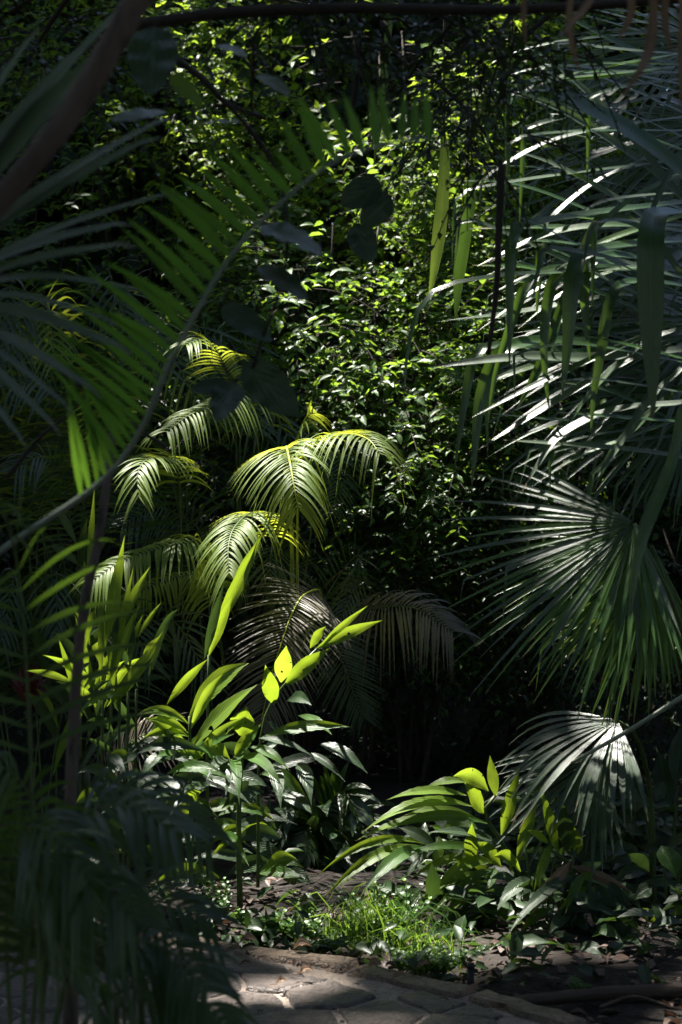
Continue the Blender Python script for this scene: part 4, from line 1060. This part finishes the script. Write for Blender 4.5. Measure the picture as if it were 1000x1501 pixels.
dg = Thing('dead_leaf', 'ragged grey dead leaf drooping over the soil beside the edging stones', 'leaf', P(720, 1386, 6.0))
for dx in (-6, 0, 6): hero_leaf(dg, (722, 1384, 6.0), (702 + dx, 1444 - abs(dx), 5.85), 9, 'dead_grey', .1, name='blade', wave=.2)
dg2 = Thing('dead_leaf', 'pale withered leaf tilted over the weeds left of the ragged one', 'leaf', P(668, 1362, 6.05))
for dx in (-5, 4): hero_leaf(dg2, (668, 1361, 6.05), (630 + dx, 1406 - dx, 5.95), 9, 'dead_grey', .12, name='blade', wave=.2)

# ------------------------------------------------------------------ weeds and grass along the edging
gd = MB()
for k in range(520):
    cx, cy = random.choice(((545, 6.02), (580, 5.95), (615, 5.86), (560, 6.1), (520, 6.1), (640, 5.75), (500, 6.05)))
    b = P(cx + random.gauss(0, 24), 750, cy + random.gauss(0, .07)); b.z = -.03
    if edge_side(b.x, b.y) > .0: continue
    h = random.uniform(.04, .22) * (1 if abs(cx - 565) < 30 else .65); a = random.uniform(0, 6.28)
    o = V((math.cos(a), math.sin(a), 0)) * h * random.uniform(.3, 1.3)
    pts = [b, b + V((0, 0, h * .6)) + o * .25, b + V((0, 0, h * .95)) + o * .65, b + V((0, 0, h * .85)) + o * 1.05, b + V((0, 0, h * .6)) + o * 1.3]
    w = random.uniform(.0012, .003)
    ribbon(gd, pts, [w, w, w * .9, w * .6, .0002], (o.y, -o.x, .3), .2, 2)
solo('grass', 'clump of fine bright grass beside the edging stones', 'grass', gd, M['weed'], P(570, 1390, 6.0), kind='stuff')


def herb(label, px, d, h, n, size, spread=.05, name='weed', spire=False, group='weeds along the edging stones'):
    base = P(px, 750, d); base.z = -.03
    th = Thing(name, label, 'weed', base, group)
    fol = MB()
    for s in range(n):
        top = base + V((random.gauss(0, spread), random.gauss(0, spread * .6), h * random.uniform(.6, 1)))
        pts = curve([base + V((random.gauss(0, .015), random.gauss(0, .015), 0)), (base + top) / 2 + V((random.gauss(0, .02), 0, .01)), top], 10)
        m1 = MB(); tube(m1, pts, .0028, .0012, 5); th.part('stem', m1, M['stem'])
        for i in range(2, 11):
            for sd in (1, -1):
                t = i / 10; a = i * 1.1 + (0 if sd > 0 else math.pi)
                if spire: d_ = V((sd * 1.0, random.uniform(-.3, .3), .45))
                else: d_ = V((math.cos(a), math.sin(a), .35))
                L = size * (1.15 - .6 * t) * random.uniform(.8, 1.2)
                p = pts[i]; e = p + d_.normalized() * L
                m1 = MB() if th.n < 60 else fol
                if spire: ribbon(m1, leafpts(p, e, .12, 5), [L * .03, L * .09, L * .10, L * .09, L * .06, .0003], (0, -.6, .8), .2, 2, .3)
                else:
                    ribbon(m1, leafpts(p, e, .2, 5), [L * .08, L * .24, L * .3, L * .24, L * .12, .0004], (0, -.5, .85), .2, 2)
                if m1 is not fol: th.part('leaf', m1, M['weed'], label=None); th.n += 1
    if fol.v: th.part('foliage', fol, M['weed'], kind='stuff')


herb('tall weed spire with toothed side leaves left of the grass', 452, 6.2, .25, 2, .05, .03, spire=True)
herb('leafy weed at the left end of the strip of grass', 392, 6.05, .12, 7, .045, .07)
herb('broad-leaved weed at the foot of the tall spire', 440, 6.0, .10, 7, .05, .06)
herb('low leafy weed directly on the edging between spire and grass', 472, 5.88, .07, 6, .035, .05)
herb('bright weed at the front of the grass clump', 598, 5.66, .09, 6, .035, .04)
herb('dark weed spreading right of the grass clump', 645, 5.62, .10, 9, .036, .08)
herb('leafy weed rising through the middle of the grass', 560, 6.0, .24, 8, .04, .10)
herb('small ferny weed beside the rotting log', 845, 5.3, .09, 5, .03, .03, spire=True)
herb('dim leafy weed under the blurred palm fronds by the path', 318, 6.4, .16, 8, .035, .08)
# low undergrowth in the shade
k = 9000
ug = np.c_[rng.uniform(-2.2, 2.4, k), rng.uniform(5.3, 8, k), np.zeros(k)]
den = np.array([mnoise.noise(V((p[0] * 2.2, p[1] * 2.2, 1))) for p in ug])
es = np.array([edge_side(p[0], p[1]) if p[1] < 7 else -1 for p in ug])
far = np.clip((-es - .05) / .5, 0, 1)
ok = (es < -.02) & (den + rng.uniform(-.35, .35, k) > .05 - .25 * far) & ~((ug[:, 0] > .35) & (ug[:, 1] < 6.0) & (rng.random(k) < .8))
ok &= ~((ug[:, 0] < .35) & (far > .45) & (rng.random(k) < .85))
ug = ug[ok]; far = far[ok]
ug[:, 2] = rng.uniform(0, 1, len(ug)) ** 1.5 * (.05 + .16 * far) - .03
dirs = rng.normal(0, 1, (len(ug), 3)); dirs[:, 2] = dirs[:, 2] * .35 + .1
nrm = np.tile([0, -.3, 1.0], (len(ug), 1)) + rng.normal(0, .4, (len(ug), 3))
v, f, l = leaf_cloud(ug, dirs, nrm, rng.uniform(.03, .07, len(ug)) * (1 + far), .5, LEAF8)
me = mesh_of('undergrowth', v, f, l, M['shrub_shaded'])
o = bpy.data.objects.new('undergrowth', me); COL.objects.link(o); o['kind'] = 'stuff'; o['label'] = 'low dark undergrowth over the soil behind the path'; o['category'] = 'undergrowth'
# leaf litter on the soil
lv = MB()
for k in range(2600):
    x = random.uniform(-1.0, 2.2); y = random.uniform(4.5, 8.6)
    s = edge_side(x, y)
    if (s > .0 and random.random() > .14) or (s < -.9 and x < .8): continue
    z = soil_z(x, y) + .012 if s < .0 else .036
    p = V((x, y, z)); a = random.uniform(0, 6.28); L = random.uniform(.02, .075) * (1 if s < 0 else .6)
    d = V((math.cos(a), math.sin(a), random.uniform(-.1, .25))) * L
    ribbon(lv, leafpts(p, p + d, random.uniform(.1, .4), 4), [L * .05, L * .22, L * .26, L * .15, .0005], (random.gauss(0, .3), random.gauss(0, .3), 1), .3, 2, curl=random.uniform(-.6, .6))
solo('leaf_litter', 'brown leaf litter over the soil', 'leaf litter', lv, M['litter'], (0, 0, 0), kind='stuff')
GL = 'fallen leaves lying on the stone path'
for px, py, w, ln, lab in [(352, 1399, 14, 26, 'curled brown leaf on the path at the end of the edging'), (430, 1409, 15, 28, 'reddish dry leaf by the weeds at the path edge'), (440, 1446, 12, 20, 'dark leaf lying mid path on a pale joint'),
                           (540, 1436, 12, 22, 'dry leaf on the path near the grass'), (575, 1455, 10, 22, 'small crumpled leaf below the grass on the path'), (684, 1478, 12, 24, 'dry leaf on the edging near the black stake'), (405, 1462, 9, 16, 'tiny leaf low in the middle of the path'), (612, 1438, 10, 20, 'leaf stuck on the edging right of the grass')]:
    d = CAM_H / ((py - 750.5) / F); p = P(px, py, d); p.z = .04
    th = Thing('fallen_leaf', lab, 'leaf', p, GL); a = random.uniform(-.6, .6)
    L = px2m(ln, d); e = p + V((math.cos(a) * L, math.sin(a) * L, .01))
    mb = MB(); pts = leafpts(p, e, .3, 8); ribbon(mb, pts, lance(8, px2m(w, d) * .6), (0, -.3, 1), .35, 4, .25, curl=-.5); th.part('blade', mb, M['dead'])
    mb = MB(); tube(mb, [p - V((math.cos(a), math.sin(a), 0)) * .02, p], .0012, .001, 5); th.part('stalk', mb, M['dead'])
# rotting log, stick, stake
lg = MB(); a, b = P(722, 1475, 5.2), P(1060, 1462, 5.25); a.z = .0; b.z = .03
tube(lg, curve([a, (a + b) / 2 + V((0, .02, .005)), b], 24), .018, .026, 12, .14)
solo('log', 'half-buried brown log lying on the soil at the lower right', 'log', lg, M['wood'], a)
sk = MB(); a, b = P(880, 1478, 5.1), P(990, 1494, 5.05); a.z = .02; b.z = .03
tube(sk, curve([a, (a + b) / 2 + V((0, .05, .02)), b], 12), .006, .004, 6, .1)
solo('stick', 'thin bare pale stick on the soil in front of the log', 'stick', sk, M['wood'], a)
dc = Thing('dead_leaf', 'crumpled brown dead leaf standing at the end of the log', 'leaf', P(690, 1485, 5.15))
hero_leaf(dc, (716, 1496, 5.1), (722, 1466, 5.15), 24, 'dead', .1, name='blade', curl=.9, wave=.3); hero_leaf(dc, (716, 1496, 5.1), (742, 1480, 5.1), 16, 'dead', .2, name='blade', curl=.9, wave=.3)
st = P(690, 1448, 5.38); st.z = 0
tk = Thing('garden_stake', 'short black stake in the soil behind the edging stones', 'stake', st)
mb = MB(); tube(mb, [st + V((0, 0, -.05)), st + V((0, 0, .02)), st + V((0, 0, .065))], .011, .011, 12); tk.part('post', mb, M['black'])
mb = MB(); tube(mb, [st + V((0, 0, .065)), st + V((0, 0, .07)), st + V((0, 0, .078))], .014, .012, 12); tk.part('cap', mb, M['black'])

# ------------------------------------------------------------------ near, out of focus
n1 = Thing('fan_palm', 'blurred fan palm close to the camera, long blades fanning in from the left edge', 'palm', V((-1.15, 3.3, 0)), 'out of focus palms close to the camera')
lf = None
for t, w, mt in [((215, -20), 34, 'fan_near'), ((178, 60), 52, 'fan_near'), ((120, 70), 30, 'fan_near'), ((260, 170), 24, 'fan_near'), ((240, 200), 24, 'fan_near'), ((265, 285), 14, 'fan_near'), ((195, 330), 22, 'fan_near'), ((200, 362), 18, 'fan_near'), ((215, 432), 17, 'fan_near'),
                 ((192, 520), 20, 'fan_near'), ((150, 585), 16, 'fan_near'), ((90, 640), 14, 'fan_near'), ((40, 660), 14, 'fan_near'), ((175, 480), 14, 'fan_near'), ((60, 40), 30, 'fan_near'), ((110, 610), 14, 'fan_near')]:
    hx, hy = -190, 480
    mx, my = (hx + t[0]) / 2, (hy + t[1]) / 2 - 28
    if t[1] > 400: my -= 20
    blade(n1, [(hx, hy, 3.3), (mx, my, 3.15), (t[0] * .8 + mx * .2, t[1] * .8 + my * .2 - 8, 3.05), (t[0], t[1], 3.0)], w, mt, nrm=(.1, -.75, .65), n=12)
mb = MB(); tube(mb, curve([V((-1.15, 3.3, 0)), V((-1.05, 3.3, 1.0)), P(-190, 480, 3.3)], 16), .014, .009, 8); n1.part('petiole', mb, M['stem'])
n2 = Thing('feather_palm', 'large blurred feather frond arching from the left towards the top, leaflets pointing up', 'palm', V((P(-250, 750, 3.5).x, 3.5, 0)), 'out of focus palms close to the camera')
frond(n2, PL((-420, 1250, 3.6), (-60, 860, 3.5), (165, 690, 3.3), (262, 505, 3.1), (350, 360, 3.05), (470, 250, 3.0), (560, 212, 2.95), (628, 203, 2.9)), .28, 42, .020, (.15, -.95, .15), 'palm_near', .16, (58, -6), .10, single=True, jit=.10, rad=.010, start=.52, sides=(-1,), prof=(.9, 1.0, .35), seg=6, stem_mat='stem_pale')
frond(n2, PL((70, 1700, 3.25), (40, 1000, 3.3), (20, 800, 3.2), (-20, 720, 3.0), (-80, 690, 2.9)), .36, 18, .013, (.2, -.6, .7), 'palm_shaded', .4, (10, 50), .1, start=.5, seg=6)
n3 = Thing('feather_palm', 'dark blurred feather palm in the lower left corner drooping over the path', 'palm', V((P(40, 750, 3.6).x, 3.6, 0)), 'out of focus palms close to the camera')
for c, mt in [(PL((60, 1600, 3.6), (70, 1330, 3.6), (110, 1210, 3.5), (180, 1180, 3.45), (250, 1215, 3.4)), 'fan_sheen'), (PL((60, 1600, 3.7), (120, 1370, 3.7), (190, 1320, 3.65), (250, 1325, 3.6), (300, 1345, 3.6)), 'palm_shaded'),
              (PL((40, 1600, 3.5), (60, 1300, 3.5), (40, 1160, 3.4), (-20, 1110, 3.3)), 'palm_shaded'), (PL((60, 1600, 3.6), (100, 1430, 3.6), (170, 1380, 3.5), (240, 1390, 3.5), (300, 1440, 3.4)), 'palm_shaded'),
              (PL((30, 1600, 3.4), (40, 1400, 3.4), (70, 1300, 3.3), (140, 1290, 3.2), (190, 1340, 3.2)), 'palm_shaded'), (PL((50, 1600, 3.8), (90, 1250, 3.8), (150, 1160, 3.8), (230, 1170, 3.8), (300, 1220, 3.8)), 'palm_shaded'),
              (PL((20, 1600, 3.4), (10, 1350, 3.4), (30, 1220, 3.3), (90, 1230, 3.2), (130, 1290, 3.2)), 'palm_shaded'), (PL((60, 1600, 3.6), (140, 1480, 3.6), (220, 1440, 3.5), (290, 1460, 3.5), (330, 1500, 3.5)), 'palm_shaded')]:
    frond(n3, c, .24, 22, .016, (0, -.7, .6), mt, .75, (12, 50), .1, start=.35, seg=6)
mb = MB(); tube(mb, curve(PL((105, 1640, 3.8), (102, 1250, 3.8), (112, 1000, 3.8), (125, 880, 3.8), (150, 760, 3.8), (168, 600, 3.9)), 24), .020, .008, 9, .04)
solo('slender_trunk', 'slender dark blurred trunk rising through the lower left', 'trunk', mb, M['bark'], V((P(105, 750, 3.8).x, 3.8, -.02)))
for pts, r0, r1, nm, lab in [([(232, -60, 2.6), (190, 20, 2.6), (120, 140, 2.6), (50, 235, 2.6), (-60, 360, 2.6)], .020, .019, 'branch', 'thick brown branch slanting across the top left corner'),
                             ([(180, 40, 4.0), (320, 20, 4.0), (520, 12, 4.0), (760, 14, 4.0), (1060, -6, 4.0)], .015, .010, 'branch', 'dark branch running level along the top edge'),
                             ([(250, 80, 4.2), (300, 118, 4.2), (330, 150, 4.2), (390, 175, 4.2)], .010, .005, 'branch', 'thin forked branch below the dark round leaf'),
                             ([(40, 505, 4.0), (110, 560, 4.0), (190, 620, 4.0), (252, 662, 4.0)], .008, .004, 'branch', 'thin bare branch running down behind the blurred blades'),
                             ([(10, 700, 4.0), (60, 640, 4.0), (110, 600, 4.0), (125, 578, 4.0)], .006, .003, 'branch', 'thin bare twig crossing below the other one on the left'),
                             ([(528, -20, 4.5), (527, 60, 4.5), (520, 140, 4.5), (512, 190, 4.5)], .010, .007, 'vine', 'hanging brown vine in front of the sunlit tree'),
                             ([(736, 240, 4.6), (732, 320, 4.6), (728, 420, 4.6), (716, 520, 4.6)], .012, .006, 'vine', 'dark hanging vine before the stiff blades'),
                             ([(560, 30, 5.5), (590, 90, 5.5), (640, 120, 5.5), (700, 180, 5.5), (735, 240, 5.5)], .009, .005, 'branch', 'twiggy branch sloping through the top centre')]:
    mb = MB(); tube(mb, curve(PL(*pts), 24), r0, r1, 10, .07)
    solo(nm, lab, nm, mb, M['bark'] if r0 > .015 else M['twig'], P(*pts[0]))
bl = Thing('broadleaf_branch', 'overhanging branch with large round dark leaves out of focus', 'branch', P(350, 130, 3.6))
mb = MB(); tube(mb, curve(PL((215, 60, 3.3), (300, 120, 3.5), (400, 240, 3.6), (420, 380, 3.6), (370, 540, 3.6)), 24), .006, .003, 6); bl.part('twig', mb, M['twig'])
for b, t, w, mt, nn in [((226, 40, 3.3), (222, 140, 3.25), 74, 'round', (.1, -.95, .2)), ((245, 165, 3.4), (165, 178, 3.3), 34, 'fan_sheen', (0, -.4, .9)), ((285, 185, 3.5), (350, 180, 3.4), 34, 'fan_sheen', (0, -.4, .9)), ((250, 110, 3.4), (298, 158, 3.4), 26, 'ginger', (-.3, -.8, .3)),
                    ((320, 66, 3.6), (360, 84, 3.5), 26, 'fan_sheen', (0, -.5, .9)), ((378, 110, 3.6), (424, 140, 3.5), 26, 'fan_sheen', (0, -.5, .9)), ((385, 330, 3.6), (470, 375, 3.5), 60, 'fan_sheen', (0, -.6, .7)), ((380, 390, 3.6), (450, 440, 3.5), 40, 'round', (0, -.6, .7)),
                    ((325, 450, 3.6), (398, 500, 3.6), 44, 'round', (.2, -.9, .2)), ((356, 535, 3.6), (436, 610, 3.6), 60, 'round', (.2, -.95, .2)), ((345, 560, 3.6), (318, 618, 3.55), 50, 'round', (0, -.95, .2)), ((335, 565, 3.6), (280, 572, 3.6), 28, 'round', (0, -.9, .4)), ((230, 20, 3.4), (290, -12, 3.3), 30, 'fan_sheen', (0, -.5, .9)),
                    ((520, 330, 4.2), (545, 385, 4.2), 46, 'round', (0, -.9, .3)), ((560, 270, 4.2), (500, 300, 4.2), 50, 'round', (0, -.9, .3)), ((575, 290, 4.2), (530, 330, 4.2), 44, 'round', (0, -.9, .3))]:
    hero_leaf(bl, b, t, w, mt, .06, nrm=nn, prof=oval, fold=.12, wave=.1, n=12)
    m1 = MB(); tube(m1, curve([P(*b), P(*b) + V((random.uniform(-.05, .05), .03, .06))], 3), .0022, .002, 5); bl.part('leaf_stalk', m1, M['twig'])
shrub('dark twigs with many small leaves hanging in silhouette at the top right', 'branch', P(680, -60, 4.9), P(690, 100, 4.9), (.30, .25, .34), 110, .042, 'shrub_shaded', name='overhanging_twigs', singles=120, tlen=(.12, .3), lit=False, shell=.15, stems=3, front=False)
shrub('dark twigs with small leaves hanging over the top left corner', 'branch', P(60, -60, 4.6), P(60, 60, 4.6), (.30, .25, .28), 60, .045, 'shrub_shaded', name='overhanging_twigs', singles=60, tlen=(.12, .3), lit=False, shell=.15, stems=2, front=False)
shrub('dark leafy twigs spread along the top edge towards the dry hanging blades', 'branch', P(740, -70, 4.3), P(760, 10, 4.3), (.36, .2, .14), 80, .045, 'shrub_shaded', name='overhanging_twigs', singles=80, tlen=(.12, .32), lit=False, shell=.1, stems=2, front=False)
shrub('dark leafy twigs drooping from the level branch along the top', 'branch', P(420, -70, 4.2), P(440, 0, 4.2), (.42, .2, .13), 80, .05, 'shrub_shaded', name='overhanging_twigs', singles=80, tlen=(.12, .32), lit=False, shell=.1, stems=2, front=False)
dn = Thing('dead_frond', 'dry brown palm blades hanging blurred in the top right corner', 'leaf', P(930, -40, 3.0))
for pts, w in [([(960, -40, 3.0), (955, 60, 3.0), (935, 110, 2.95), (905, 150, 2.95)], 16), ([(1000, -40, 3.0), (1000, 80, 3.0), (998, 170, 3.0)], 12), ([(890, -40, 3.0), (860, 10, 3.0), (820, 55, 2.95)], 14), ([(920, -40, 3.1), (925, 20, 3.1), (905, 60, 3.1)], 12), ([(770, -40, 3.2), (768, 30, 3.2), (772, 75, 3.2)], 8), ([(840, -40, 3.1), (835, 40, 3.1), (850, 110, 3.1)], 10), ([(980, -40, 3.1), (975, 30, 3.1), (985, 80, 3.1)], 12)]:
    blade(dn, pts, w, 'dead', n=10)
mb = MB(); tube(mb, curve([V((.9, 3.2, 3.0)), P(950, -60, 3.0), P(760, -55, 3.1)], 10), .008, .005, 6); dn.part('stalk', mb, M['twig'])
